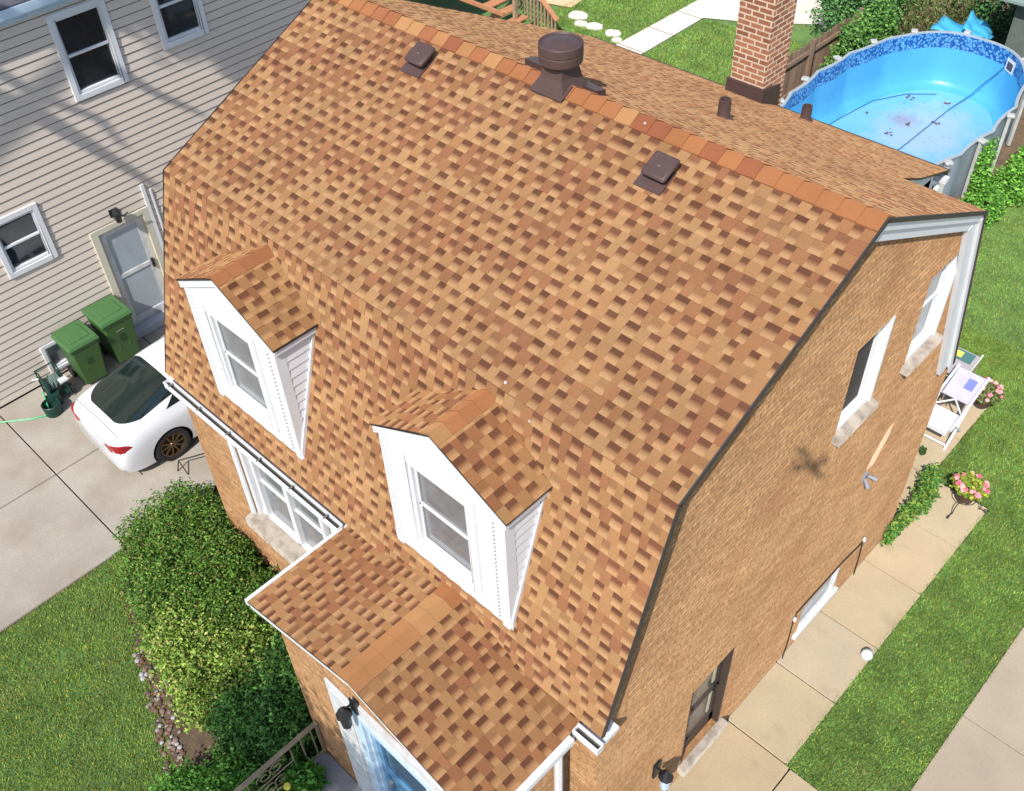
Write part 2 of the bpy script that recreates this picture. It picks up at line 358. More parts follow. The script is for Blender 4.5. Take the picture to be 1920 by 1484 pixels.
for q in (WA, WBn):
    mb = MB(); F = (Vector((7.0, 0, 0)), Y, Z, X)
    mb.hexa([(6.9, q[0]-.05, q[2]-.095), (7.09, q[0]-.05, q[2]-.095), (7.09, q[1]+.05, q[2]-.095), (6.9, q[1]+.05, q[2]-.095), (6.9, q[0]-.05, q[2]+.022), (7.09, q[0]-.05, q[2]-.004), (7.09, q[1]+.05, q[2]-.004), (6.9, q[1]+.05, q[2]+.022)])
    obj('window_sill', mb, m_sill, house, bevel=.008)
# side door
m_doorside = mat('brown_storm_door', lin(74, 62, 54), .5, n1=.1, s1=5)
mb = MB(); F = (Vector((6.86, 0, 0)), Y, Z, X); y0d, y1d, z0d, z1d = DR
mb.obox(F, y0d, y1d, z0d, z1d, 0, .03)
for a, b, c, d in ((y0d, y0d+.08, z0d, z1d), (y1d-.08, y1d, z0d, z1d), (y0d, y1d, z1d-.1, z1d), (y0d, y1d, z0d, z0d+.22), (y0d, y1d, z0d+.85, z0d+.93)): mb.obox(F, a, b, c, d, .031, .06)
d = obj('side_door', mb, m_doorside, house)
mb = MB(); mb.obox(F, y0d+.08, y1d-.08, z0d+.22, z1d-.1, .032, .042); obj('pane', mb, mat('door_glass', lin(112, 104, 96), .15, spec=.8, n1=.2, s1=4), d)
for a, b in ((1.05, 1.45), (.35, .8)): mb = MB(); mb.obox(F, y1d-.16, y1d-.11, z0d+a, z0d+b, .043, .05); obj('reflection_strip', mb, mat('pale_reflection', lin(196, 188, 160), .5), d)  # reflections in the door glass, put in as pale strips
mb = MB(); mb.obox(F, y1d-.13, y1d-.10, z0d+.85, z0d+1.0, .06, .1); obj('door_handle', mb, m_black, d)
mb = MB(); mb.obox(F, y0d-.02, y0d+.006, z0d, z1d, 0, .142); mb.obox(F, y1d-.006, y1d+.03, z0d, z1d, 0, .142); obj('door_casing', mb, m_doorside, house)
mb = MB(); mb.box(6.862, 7.10, 1.72, 2.62, .17, .318); obj('door_step', mb, m_sill, house, bevel=.012)
# basement window
win_x(house, BW, depth=.05, split=False, pane=m_glassg, fr=.03, rev=m_whiteold)
mb = MB(); mb.box(6.96, 7.05, BW[0]-.10, BW[1]+.10, .20, .275); obj('window_sill', mb, m_white, house, bevel=.01)
# wall fittings: cable, floodlight, mortar patch, lantern, tap
mb = MB(); mb.tube([(7.03, 5.86, .0), (7.03, 5.82, .5), (7.03, 5.76, .86), (7.02, 5.2, .93), (7.02, 4.6, .96), (7.02, 4.1, .98), (7.03, 4.03, .9), (7.03, 4.05, .4), (7.03, 4.02, 0)], .009, 6)
cb = obj('wall_cable', mb, m_drip, house); 
for yy in (5.76, 4.04): mb = MB(); mb.lathe(7.04, yy, [(0, .88), (.022, .9), (.026, .93), (.018, .96), (0, .965)], 10); obj('cable_clip', mb, m_white, cb, smooth=True)
mb = MB(); mb.prism([(7.0025, 5.04, 2.94), (7.0025, 5.22, 2.90), (7.0025, 5.44, 3.22), (7.0025, 5.47, 3.42), (7.0025, 5.34, 3.40), (7.0025, 5.12, 3.14)], (.004, 0, 0)); obj('mortar_patch', mb, m_patch, house)
mb = MB(); mb.box(7.0, 7.03, 5.0, 5.10, 2.76, 2.88); mb.cyl((7.03, 5.02, 2.82), (7.12, 4.96, 2.76), .018, .032, 12); mb.cyl((7.03, 5.09, 2.82), (7.12, 5.14, 2.78), .018, .032, 12)
obj('floodlight', mb, mat('grey_cast_metal', lin(150, 150, 156), .5), house, smooth=True)
mb = MB(); mb.box(7.0, 7.03, 1.15, 1.25, .95, 1.25); mb.cyl((7.02, 1.2, 1.15), (7.16, 1.2, 1.2), .012); mb.lathe(7.15, 1.2, [(0, .82), (.05, .84), (.065, 1.1), (.09, 1.12), (.02, 1.22), (0, 1.24)], 8)
lt_ = obj('wall_lantern', mb, m_black, house); mb = MB(); mb.lathe(7.15, 1.2, [(.052, .86), (.066, 1.09)], 8); obj('lantern_glass', mb, m_bluewhite, lt_)
# --- front windows
mb = MB(); x0f, x1f, z0f, z1f = FW; F = (Vector((0, .12, 0)), X, Z, -Y)
for a, b in ((x0f, x0f+.07), (x1f-.07, x1f), (1.26, 1.32), (1.95, 2.04), (2.66, 2.73)): mb.obox(F, a, b, z0f, z1f, -.16, -.02 if b < 1.2 or b > 3 else -.06)
for a, b in ((z0f, z0f+.05), (z1f-.05, z1f)): mb.obox(F, x0f+.07, x1f-.07, a, b, -.16, -.06)
mb.obox(F, x0f+.07, x1f-.07, 2.46, 2.485, -.15, -.10)
mb.obox(F, x0f-.10, x0f, z0f-.02, z1f+.05, -.01, .03); mb.obox(F, x0f-.1, x1f+.1, z1f, z1f+.1, .031, .05)
fw = obj('front_window', mb, m_white, house, bevel=.004)
mb = MB(); mb.obox(F, x0f, x1f, z0f, z1f, -.18, -.13); obj('pane', mb, m_glassg, fw)
for a, b in ((1.19, 1.28), (2.78, 3.1)): mb = MB(); mb.obox(F, a, b, z0f+.07, z1f-.07, -.128, -.12); obj('blind', mb, m_white, fw)
mb = MB(); mb.hexa([(x0f-.08, -.03, z0f-.17), (x1f+.1, -.03, z0f-.17), (x1f+.1, .28, z0f-.17), (x0f-.08, .28, z0f-.17), (x0f-.08, -.03, z0f-.02), (x1f+.1, -.03, z0f-.02), (x1f+.1, .28, z0f+.05), (x0f-.08, .28, z0f+.05)]); obj('window_sill', mb, m_sill, house, bevel=.01)
# --- gutters (front)
def gutter(x0, x1):
    mb = MB(); ya, yc, zt, zb_ = -.03, .042, He+.02, He-.075
    mb.box(x0, x1, ya, ya+.014, zb_, zt); mb.box(x0, x1, ya+.014, yc, zb_, zb_+.012); mb.box(x0, x1, yc, yc+.012, zb_, zt+.02)
    mb.box(x0, x0+.01, ya+.014, yc, zb_+.012, zt); mb.box(x1-.01, x1, ya+.014, yc, zb_+.012, zt); mb.box(x0, x1, ya-.006, ya, zt-.02, zt)
    g = obj('gutter', mb, m_white, house)
    b = MB(); b.box(x0+.012, x1-.012, ya+.016, yc-.002, zb_+.014, zb_+.05); obj('gutter_silt', b, m_gutin, g)
    k = x0+.12; hm = mat('grey_hanger', lin(120, 118, 112), .5)
    while x1-x0 > 1 and k < x1-.05: b = MB(); b.box(k, k+.02, ya-.004, yc+.03, zt+.002, zt+.010); k += .62; obj('gutter_hanger', b, hm, g)
gutter(-.02, 3.44); gutter(6.82, 7.12)
mb = MB(); mb.box(0, 7.1, .06, .3, 3.44, 3.5); obj('soffit', mb, m_white, house)
# --- box vents, pipes, turbine, chimney
def boxvent(xc, yc):
    mb = MB(); zc = zu(yc); F = (Vector((xc, yc, zc)), X, VU, NU)
    mb.obox(F, -.17, .12, -.20, .06, .012, .022)
    v = obj('box_vent', mb, m_brown, house); mb = MB()
    mb.obox(F, -.10, .10, -.09, .11, .02, .11); mb.obox(F, -.13, .135, -.12, .14, .08, .13); obj('vent_hood', mb, m_brown, v, bevel=.03, smooth=True)
    mb = MB(); mb.lathe(xc, yc, [(0, 0)], 4) if False else mb.obox(F, -.008, .008, -.008, .008, .126, .133); obj('vent_rivet', mb, m_steel, v)
boxvent(2.02, 3.03); boxvent(5.19, 2.97)
def pipe(xc, yc, h):
    mb = MB(); z0 = zk(yc); mb.lathe(xc, yc, [(.14, z0-.06), (.085, z0+.01), (.07, z0+.03), (.066, z0+h), (.05, z0+h), (.045, z0+h-.08), (0, z0+h-.08)], 20)
    obj('vent_pipe', mb, m_brown, house, smooth=True)
pipe(4.34, 5.22, .22); pipe(3.98, 7.80, .20)
cx, cy = 3.63, 3.38
mb = MB(); mb.lathe(cx, cy, [(.28, Hr-.12), (.235, Hr-.03), (.18, Hr+.09), (.155, Hr+.19), (.15, Hr+.25)], 4, sx=1.1)
rot = math.radians(45)
mb.v = [(cx+(v[0]-cx)*math.cos(rot)-(v[1]-cy)*math.sin(rot), cy+(v[0]-cx)*math.sin(rot)+(v[1]-cy)*math.cos(rot), v[2]) for v in mb.v]
mb.hexa([(2.98, 3.56, Hr-.14), (3.98, 3.50, Hr-.12), (3.98, 3.64, Hr-.18), (2.98, 3.72, Hr-.2), (2.98, 3.56, Hr-.02), (3.98, 3.50, Hr-.02), (3.98, 3.64, Hr-.06), (2.98, 3.72, Hr-.06)])
F = (Vector((cx-.03, yr, Hr)), X, VU, NU); mb.obox(F, -.19, .22, -.20, 0, .03, .04)
tv = obj('round_roof_vent', mb, m_brown, house)
mb = MB(); mb.lathe(cx, cy, [(0, Hr+.21), (.19, Hr+.212), (.212, Hr+.235), (.216, Hr+.31), (.21, Hr+.315), (.21, Hr+.325), (.216, Hr+.33), (.216, Hr+.405), (.205, Hr+.415), (.195, Hr+.398), (.15, Hr+.41), (.07, Hr+.43), (0, Hr+.435)], 40)
obj('vent_drum', mb, m_brown, tv, smooth=True)
mb = MB(); mb.box(2.80, 3.32, 7.75, 8.28, 3.0, 7.3); mb.box(2.86, 3.26, 7.81, 8.22, 7.302, 7.38)
ch = obj('chimney', mb, m_chim, house)
mb = MB(); zf = zk(7.75)
mb.prism([(2.765, 7.71, zf-.1), (3.355, 7.71, zf-.1), (3.355, 7.71, zf+.21), (2.765, 7.71, zf+.21)], (0, .036, 0))
mb.prism([(3.325, 7.75, zf-.1), (3.325, 8.14, zf-.26), (3.325, 8.14, zf+.14), (3.325, 7.75, zf+.21)], (.03, 0, 0)); mb.prism([(2.765, 7.75, zf-.1), (2.765, 8.14, zf-.26), (2.765, 8.14, zf+.14), (2.765, 7.75, zf+.21)], (.03, 0, 0))
obj('chimney_flashing', mb, m_brown, ch)
# --- dormers
def dormer(x0, x1, seed, label):
    yf = .15; zt = 5.65; zp = 6.09; xm = (x0+x1)/2-.01; zb0 = zl(yf)+.0; ov = .03
    d = bpy.data.objects.new('dormer', None); COL.objects.link(d); d.parent = house; d['label'] = label
    xl, xr = x0+.05, x1-.05
    wx0, wx1, wz0, wz1 = xm-.41, xm+.36, 4.28, 5.46
    yb_ = yf
    mb = MB(); poly = [(xl, yf, zb0), (xr, yf, zb0), (xr, yf, zt-.03), (xm, yf, zp-.05), (xl, yf, zt-.03)]
    mb.prism(poly, (0, .04, 0), holes=[[(wx0, yf, wz0), (wx1, yf, wz0), (wx1, yf, wz1), (wx0, yf, wz1)]])
    # corner boards & rake fascia proud of the face, frieze bands
    for a, b in ((xl, xl+.09), (xr-.09, xr)): mb.box(a, b, yf-.014, yf-.001, zb0+.0, zt-.05)
    mb.box(xr+.001, xr+.014, yf-.014, yf+.10, zb0+.03, zt-.05)
    for sx in (-1, 1):
        xa = x0 if sx < 0 else x1
        mb.prism([(xa, yf-ov, zt-.095), (xa, yf-ov, zt+.005), (xm, yf-ov, zp+.0), (xm, yf-ov, zp-.10)], (0, .03, 0))
        mb.prism([(xa, yf-ov+.03, zt-.035), (xa, yf-ov+.03, zt-.005), (xm, yf-ov+.03, zp-.01), (xm, yf-ov+.03, zp-.04)], (0, .85, 0))
    mb.box(x0, x0+.025, yf-ov+.03, .66, zt-.09, zt); mb.box(x1-.025, x1, yf-ov+.03, .66, zt-.09, zt)
    # weep slots of the J-channel
    for i in range(26):
        zz = zb0+.1+i*.055
        for a in (xl+.045, xr-.13): mb.box(a-.004, a+.004, yf-.0175, yf-.0145 if a < xr-.12 and a < xm else yf-.001, zz, zz+.01, 1)
    f = obj('dormer_front', mb, [m_white, mat('slot_grey', lin(150, 146, 150), .6)], house); f.parent = d
    # side cheeks: lapped siding (real wedges)
    for xs, sg in ((xr, 1), (xl, -1)):
        mb = MB(); zz = zb0
        while zz < zt-.04:
            z1 = min(zz+.115, zt-.04); yb0 = (zz-He)/kl+.02; yb1 = (z1-He)/kl+.02; ys = yf+.02
            mb.hexa([(xs-sg*.02, ys, zz), (xs+sg*.014, ys, zz), (xs+sg*.014, max(ys+.002, yb0), zz), (xs-sg*.02, max(ys+.002, yb0), zz), (xs-sg*.02, ys, z1), (xs+sg*.002, ys, z1), (xs+sg*.002, yb1, z1), (xs-sg*.02, yb1, z1)])
            zz += .115
        o = obj('side_siding', mb, m_whiteside, house); o.parent = d
    for xs in (xr+.014, xl-.03):
        mb = MB(); mb.prism([(xs, yf+.0, zb0-.01), (xs, .665, zt-.05), (xs, .615, zt-.05), (xs, yf, zb0+.16)], (.016, 0, 0))
        o = obj('step_flashing', mb, m_white, house); o.parent = d
    # window
    mb = MB(); F = (Vector((0, yf, 0)), X, Z, -Y)
    for a, b, c, e_ in ((wx0-.09, wx0, wz0-.06, wz1+.09), (wx1, wx1+.09, wz0-.06, wz1+.09), (wx0, wx1, wz1, wz1+.09), (wx0, wx1, wz0-.06, wz0)): mb.obox(F, a, b, c, e_, .001, .03)
    for a, b, c, e_ in ((wx0, wx0+.04, wz0, wz1), (wx1-.04, wx1, wz0, wz1), (wx0+.04, wx1-.04, wz1-.04, wz1), (wx0+.04, wx1-.04, wz0, wz0+.04)): mb.obox(F, a, b, c, e_, -.06, .012)
    mb.obox(F, wx0+.04, wx1-.04, (wz0+wz1)/2-.016, (wz0+wz1)/2+.016, -.05, -.03)
    for a in (wx0+.04, wx1-.06): mb.obox(F, a, a+.02, wz0+.04, wz1-.04, -.048, -.03)
    mb.obox(F, wx0+.06, wx1-.06, wz0+.04, wz0+.07, -.046, -.03)
    wv = obj('window_frame', mb, m_white, house, bevel=.003); wv.parent = d
    mb = MB(); mb.obox(F, wx0, wx1, wz0, wz1, -.06, -.05); o = obj('window_pane', mb, m_glassg, house); o.parent = d
    # roof
    mb = MB(); sl_ = Vector((xm-x0, 0, zp-zt)); nL = Vector((-(zp-zt), 0, xm-x0)).normalized(); LN = sl_.length
    vR = Vector((-(x1-xm), 0, zp-zt)); nR = Vector(((zp-zt), 0, x1-xm)).normalized()
    yo = yf-ov-.015
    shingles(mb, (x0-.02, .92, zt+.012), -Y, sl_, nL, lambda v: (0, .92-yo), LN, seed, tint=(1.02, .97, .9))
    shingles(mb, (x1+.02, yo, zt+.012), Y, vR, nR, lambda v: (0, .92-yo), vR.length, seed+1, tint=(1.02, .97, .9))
    for q in ((x0-.02, zt+.01, xm, zp+.012), (x1+.02, zt+.01, xm, zp+.012)):
        mb.hexa([(q[0], yo, q[1]-.02), (q[2], yo, q[3]-.02), (q[2], .92, q[3]-.02), (q[0], .92, q[1]-.02), (q[0], yo, q[1]-.002), (q[2], yo, q[3]-.002), (q[2], .92, q[3]-.002), (q[0], .92, q[1]-.002)], 1)
    o = obj('dormer_roof', mb, [m_shingle, m_drip], house, fixn=False); o.parent = d
    mb = MB(); ridgecap(mb, (xm, yo-.005, zp+.02), (0, 1, 0), .86, -sl_, -vR, Z, seed+3, e=.17, w=.13, h=.012)
    o = obj('dormer_ridge_cap', mb, m_cap, house, fixn=False); o.parent = d
    for c in d.children: pass
    return d
dormer(1.12, 2.80, 21, 'white dormer at the far left end of the roof'); dormer(4.28, 5.95, 31, 'white dormer above the entry roof')
for x_, y_, z_, s_ in ((4.72, yr-.06, Hr-.03, .009), (5.24, .88, zu(.88), .011), (5.60, .79, zl(.79), .008)):
    mb = MB(); mb.box(x_-s_*.6, x_+s_*1.4, y_-s_, y_+s_*.8, z_+.012, z_+.034); o = obj('roofing_scrap', mb, m_white, house, bevel=.004)
# --- entry vestibule
vx0, vx1, vyf, vzr, vze = 3.66, 6.64, -1.08, 3.93, 3.50; vxm = 5.15; ex0, ex1 = 3.46, 6.82; vy = -1.22
mb = MB(); sL = Vector((vxm-ex0, 0, vzr-vze)); nL = Vector((-(vzr-vze), 0, vxm-ex0)).normalized(); sR = Vector((-(ex1-vxm), 0, vzr-vze)); nR = Vector((vzr-vze, 0, ex1-vxm)).normalized()
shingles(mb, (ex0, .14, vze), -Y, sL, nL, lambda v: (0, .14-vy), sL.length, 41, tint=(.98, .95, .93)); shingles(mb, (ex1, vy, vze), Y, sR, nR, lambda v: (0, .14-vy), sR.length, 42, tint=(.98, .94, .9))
for a in (ex0, ex1): mb.hexa([(a, vy, vze-.03), (vxm, vy, vzr-.03), (vxm, .14, vzr-.03), (a, .14, vze-.03), (a, vy, vze-.003), (vxm, vy, vzr-.003), (vxm, .14, vzr-.003), (a, .14, vze-.003)], 1)
er = obj('entry_roof', mb, [m_shingle, m_drip], house, fixn=False)
mb = MB(); ridgecap(mb, (vxm, vy-.005, vzr+.0), (0, 1, 0), 1.40, -sL, -sR, Z, 50, e=.2, w=.15, h=.014); obj('entry_ridge_cap', mb, m_cap, er, fixn=False)
mb = MB(); F = (Vector((0, vyf, 0)), X, Z, -Y)
DX0, DX1, DZ0, DZ1 = 5.0, 5.95, .5, 2.80
mb.prism([(vx0, vyf, 0), (vx1, vyf, 0), (vx1, vyf, 3.46), (vxm, vyf, 3.86), (vx0, vyf, 3.46)], (0, .2, 0), holes=[[(DX0, vyf, DZ0), (DX1, vyf, DZ0), (DX1, vyf, DZ1), (DX0, vyf, DZ1)]])
mb.box(vx0, vx0+.2, vyf+.2, .12, 0, 3.44); mb.box(vx1-.2, vx1, vyf+.2, .12, 0, 3.44)
ev = obj('entry_wall', mb, m_brick, house)
mb = MB(); mb.obox(F, 4.42, 4.86, .5, 2.98, .002, .03); mb.obox(F, 4.86, 6.3, 2.92, 3.12, .002, .04); mb.obox(F, 6.1, 6.42, .5, 2.92, .002, .03); mb.obox(F, 4.5, 4.78, .5, 2.9, .031, .045)
obj('door_surround', mb, m_whiteold, ev, bevel=.004)
mb = MB()
mb.obox(F, 4.862, 5.0, .5, 2.918, .002, .05); mb.obox(F, 5.95, 6.098, .5, 2.918, .002, .05); mb.obox(F, 5.0, 5.95, 2.80, 2.918, .002, .05); mb.obox(F, 4.99, 5.02, .5, 2.8, -.125, .0015); mb.obox(F, 5.93, 5.96, .5, 2.8, -.125, .0015); mb.obox(F, 5.02, 5.93, 2.775, 2.81, -.125, .0015); obj('door_casing', mb, m_bluewhite, ev)
mb = MB(); mb.obox(F, DX0, DX1, DZ0, DZ1, -.12, -.07)
for a, b, c, d_ in ((DX0, DX0+.1, DZ0, DZ1), (DX1-.1, DX1, DZ0, DZ1), (DX0+.1, DX1-.1, DZ1-.12, DZ1), (DX0+.1, DX1-.1, DZ0, DZ0+.3), (DX0+.1, DX1-.1, 1.75, 1.84)): mb.obox(F, a, b, c, d_, -.069, -.04)
fd = obj('front_door', mb, m_door, house); mb = MB(); mb.obox(F, DX0+.1, DX1-.1, 1.84, DZ1-.12, -.069, -.062); obj('pane', mb, mat('door_pane', lin(44, 78, 100), .1, spec=.8), fd)
mb = MB(); mb.box(5.1, 5.14, vyf+.02, vyf+.06, 1.4, 1.55); obj('door_handle', mb, m_steel, fd)
mb = MB(); lx = 4.95; mb.obox(F, lx-.05, lx+.05, 3.0, 3.22, .041, .06); mb.lathe(lx, vyf-.17, [(0, 3.26), (.03, 3.22), (.085, 3.12), (.08, 3.1), (.065, 3.1), (.05, 2.9), (0, 2.88)], 8); mb.cyl((lx, vyf-.05, 3.16), (lx, vyf-.15, 3.2), .012)
pl_ = obj('porch_lantern', mb, m_black, house); mb = MB(); mb.lathe(lx, vyf-.17, [(0, 2.80), (.03, 2.82), (.035, 2.86), (.02, 2.9), (0, 2.9)], 10); obj('lamp_bulb', mb, m_curtain, pl_, smooth=True)
mb = MB()
mb.box(ex0-.045, ex0-.004, vy-.01, .03, vze-.07, vze+.012); mb.box(ex1+.004, ex1+.07, vy, -.08, vze-.06, vze+.02); mb.box(ex1+.02, ex1+.055, vy+.02, -.1, vze+.021, vze+.026)
for a, s_ in ((ex0, 1), (ex1, -1)):
    mb.prism([(a, vy+.006, vze-.12), (a, vy+.006, vze-.031), (vxm, vy+.006, vzr-.031), (vxm, vy+.006, vzr-.09)], (0, .03, 0))
mb.box(ex0-.04, vx0, vy+.04, .1, vze-.12, vze-.09); mb.box(vx1, ex1+.01, vy+.04, .1, vze-.12, vze-.09)
obj('entry_fascia', mb, m_white, er)
mb = MB(); mb.tube([(6.78, -.16, vze-.06), (6.74, -.13, vze-.3), (6.71, -.10, vze-.45), (6.71, -.10, .1), (6.74, -.3, .03)], .045, 8); obj('downspout', mb, m_white, house)
# ---------------------------------------------------------------- porch & railing
mb = MB(); mb.box(3.72, 6.9, -2.3, vyf-.002, 0, .46); mb.box(4.4, 6.4, -2.65, -2.3, 0, .3); mb.box(4.4, 6.4, -3.0, -2.65, 0, .15)
tag(obj('porch_slab', mb, mat('porch_concrete', lin(168, 164, 160), .9, n1=.1, s1=2, n2=.08, s2=30), bevel=.015), 'grey concrete entry porch with steps below the blue front door', 'porch')
m_rail = mat('tan_painted_iron', lin(150, 132, 106), .5, n1=.1, s1=8)
rl = thing('porch_railing', 'tan iron handrail with scroll panel beside the entry porch', 'railing', (3.8, -1.7, .3))
mb = MB(); mb.box(3.76, 3.82, -3.3, -1.09, 1.20, 1.23); obj('handrail', mb, m_rail, rl, bevel=.008)
mb = MB()
mb.box(3.78, 3.80, -3.3, -1.1, .55, .57)
for k in range(14):
    y_ = -1.2-k*.15
    if k in (3, 4, 5, 9, 10, 11): continue
    mb.box(3.782, 3.798, y_-.008, y_+.008, .57, 1.2)
mb.box(3.775, 3.805, -3.3, -3.27, 0, 1.2); mb.box(3.775, 3.805, -1.13, -1.10, .4, 1.2)
obj('baluster', mb, m_rail, rl)
mb = MB()
for yc in (-1.8, -2.7):
    for sg in (-1, 1):
        for zc, zs in ((1.03, 1), (.74, -1)):
            pts = []
            for i in range(22):
                a = i*.42; r = .115*(1-i/30); pts.append((3.79, yc+sg*(.11+r*math.cos(a)-.03), zc+zs*r*math.sin(a)))
            mb.tube(pts, .008, 5)
    mb.box(3.784, 3.796, yc-.3, yc+.3, .875, .89)
obj('scroll_panel', mb, m_rail, rl)
# ---------------------------------------------------------------- ground
def struct(name, mb, m, **k): return obj(name, mb, m, kind='structure', **k)
mb = MB(); mb.face([(-300, -300, -.10), (300, -300, -.10), (300, 300, -.10), (-300, 300, -.10)]); struct('ground', mb, mat('far_ground', lin(96, 104, 66), 1, n1=.3, s1=.3), fixn=False)
# driveway slabs
mb = MB(); g = .012
xs = [-5.6, -3.44, -1.28]; ys = [-6.6, -3.82, -1.035, 1.75, 4.5, 7.3, 10.1, 12.9]
for i in range(2):
    for j in range(7): mb.box(xs[i]+g, xs[i+1]-g, ys[j]+g, ys[j+1]-g, -.09, 0)
struct('driveway', mb, m_conc, bevel=.008)
mb = MB(); mb.box(-5.6, -1.28, -6.6, 12.9, -.095, -.03); struct('driveway_joint', mb, m_joint)
# side walkway
mb = MB(); yj = [2.80, 3.93, 5.02, 6.20, 7.28, 8.28]; R = random.Random(5)
tints = [(1, .98, .94), (.98, .98, 1.03), (1, .97, .92), (1.02, .98, .92), (1, .98, .95), (1.0, .97, .93)]
for j in range(5): mb.box(7.0, 7.89, yj[j]+g, yj[j+1]-g, -.09, 0, 0, tints[j])
mb.box(7.0, 7.93, 1.55, 2.80-g, -.09, 0, 0, (.98, .93, .87)); mb.box(7.955, 9.1, 1.55, 2.78, -.09, -.004, 0, (1, .98, .95)); mb.box(7.0, 9.1, -1, 1.53, -.09, 0, 0, (1, .96, .9))
mb.box(5.9, 6.93, 8.30, 9.3, -.09, 0, 0, (.97, .95, .93)); mb.box(5.9, 6.91, 9.32, 10.5, -.09, 0, 0, (.98, .94, .9)); mb.box(4.0, 5.88, 8.3, 10.5, -.09, 0)
mb.box(5.9, 6.985, 6.93, 8.27, -.09, -.002, 0, (.98, .95, .92))
struct('walkway', mb, m_walk, bevel=.008)
mb = MB(); mb.box(7.0, 7.88, -1, 8.28, -.095, -.03); mb.box(4.0, 6.9, 6.9, 10.5, -.095, -.03); struct('walkway_joint', mb, m_joint)
mb = MB(); mb.box(9.16, 13, -8, 4.87, -.09, 0); mb.box(9.16, 13, 4.89, 10, -.09, 0); mb.box(9.2, 13, 10.02, 16, -.09, 0)
struct('neighbour_driveway', mb, mat('far_driveway', lin(170, 156, 136), .9, n1=.08, s1=1.3, n2=.06, s2=30, dirt=(lin(226, 216, 200), 9, .7, .8, .5)), bevel=.008)
# lawns (turf sheets, 3 cm below slab tops)
def sheet(name, polys, m, z=-.03):
    mb = MB()
    for p in polys: mb.face([(x, y, z) for x, y in p])
    return struct(name, mb, m, fixn=False)
LWN = {'front': [[(-1.27, -12), (6, -12), (3.6, -3), (2.0, -2.3), (1.0, -2.0), (.15, -1.72), (-.65, -1.45), (-1.27, -1.05)]],
       'side': [[(7.9, 2.8), (9.15, 2.8), (9.15, 40), (4.6, 40), (4.6, 10.5), (6.93, 10.5), (6.95, 8.3), (7.9, 8.3)]],
       'rear': [[(-14, 13), (-.9, 13), (-.9, 26), (-14, 26)]]}
sheet('front_lawn', LWN['front'], m_lawn); sheet('side_lawn', LWN['side'], m_lawn, -.026); sheet('rear_lawn', LWN['rear'], m_lawn, -.028)
sheet('flower_bed', [[(-1.27, -1.10), (-.65, -1.5), (.15, -1.78), (1.0, -2.05), (2.0, -2.35), (3.7, -3.05), (3.72, .12), (-1.27, .12)]], m_soil, -.024)
sheet('back_yard_soil', [[(-.9, 7), (4.6, 7), (4.6, 26), (-.9, 26)]], m_soil, -.034)
# concrete path in the rear lawn
mb = MB(); mb.face([(-6.3, 15.5, 0), (-5.42, 15.5, 0), (-5.5, 19.4, 0), (-6.3, 20.4, 0)]); mb.face([(-6.3, 20.4, 0), (-5.5, 19.4, 0), (-4.3, 20.0, 0), (-2.9, 21.0, 0), (-2.0, 20.6, 0), (-2.0, 26, 0), (-6.3, 26, 0)])
struct('garden_path', mb, m_path, fixn=False)
mb = MB()
for yy in (16.7, 18.0, 19.3): mb.box(-6.3, -5.42, yy, yy+.02, .002, .005)
struct('path_joint', mb, m_joint)
mb = MB(); mb.face([(-11.5, 16.8, .0), (-8.75, 17.6, .0), (-9.1, 20, .0), (-11.5, 20, .0)]); struct('patio', mb, mat('tan_patio', lin(206, 176, 138), .9, n1=.1, s1=2), fixn=False)
# grass blades
def blades(name, polys, n, h, seed, z=-.03, wid=.006):
    r = np.random.default_rng(seed); P = []
    for poly in polys:
        poly = np.array(poly); lo, hi = poly.min(0), poly.max(0)
        pts = r.uniform(lo, hi, (n*3, 2)); ins = np.zeros(len(pts), bool); j = len(poly)-1
        for i in range(len(poly)):
            xi, yi = poly[i]; xj, yj_ = poly[j]
            c = ((yi > pts[:, 1]) != (yj_ > pts[:, 1])) & (pts[:, 0] < (xj-xi)*(pts[:, 1]-yi)/(yj_-yi+1e-12)+xi); ins ^= c; j = i
        P.append(pts[ins][:n])
    p = np.concatenate(P); n = len(p); a = r.uniform(0, 6.283, n); hh = h*r.uniform(.5, 1.3, n)
    dx, dy = np.cos(a)*wid, np.sin(a)*wid; ln = r.uniform(-.6, .6, (n, 2))*hh[:, None]
    v = np.zeros((n, 3, 3)); v[:, 0, 0] = p[:, 0]-dx; v[:, 0, 1] = p[:, 1]-dy; v[:, 1, 0] = p[:, 0]+dx; v[:, 1, 1] = p[:, 1]+dy; v[:, :2, 2] = z
    v[:, 2, 0] = p[:, 0]+ln[:, 0]; v[:, 2, 1] = p[:, 1]+ln[:, 1]; v[:, 2, 2] = z+hh
    me = bpy.data.meshes.new(name); me.vertices.add(3*n); me.vertices.foreach_set('co', v.ravel()); me.loops.add(3*n); me.loops.foreach_set('vertex_index', np.arange(3*n))
    me.polygons.add(n); me.polygons.foreach_set('loop_start', np.arange(n)*3); me.polygons.foreach_set('loop_total', np.full(n, 3)); me.update()
    b = r.uniform(.55, 1.35, n); c = np.stack([b*r.uniform(.8, 1.35, n), b, b*r.uniform(.6, 1.1, n), np.ones(n)], 1)
    dry = r.random(n) < .06; c[dry, 0] *= 1.9; c[dry, 1] *= 1.25
    ca = me.color_attributes.new('col', 'FLOAT_COLOR', 'CORNER'); ca.data.foreach_set('color', np.repeat(c, 3, 0).ravel()); me.materials.append(m_blade)
    o = bpy.data.objects.new(name, me); COL.objects.link(o); o['kind'] = 'stuff'; return o
fg = tag(blades('front_grass', [[(-1.27, -7), (3, -7), (3.4, -3), (2.0, -2.3), (1.0, -2.0), (.15, -1.72), (-.65, -1.45), (-1.27, -1.05)]], 90000, .04, 1), 'short mown grass of the front lawn by the driveway', 'grass')
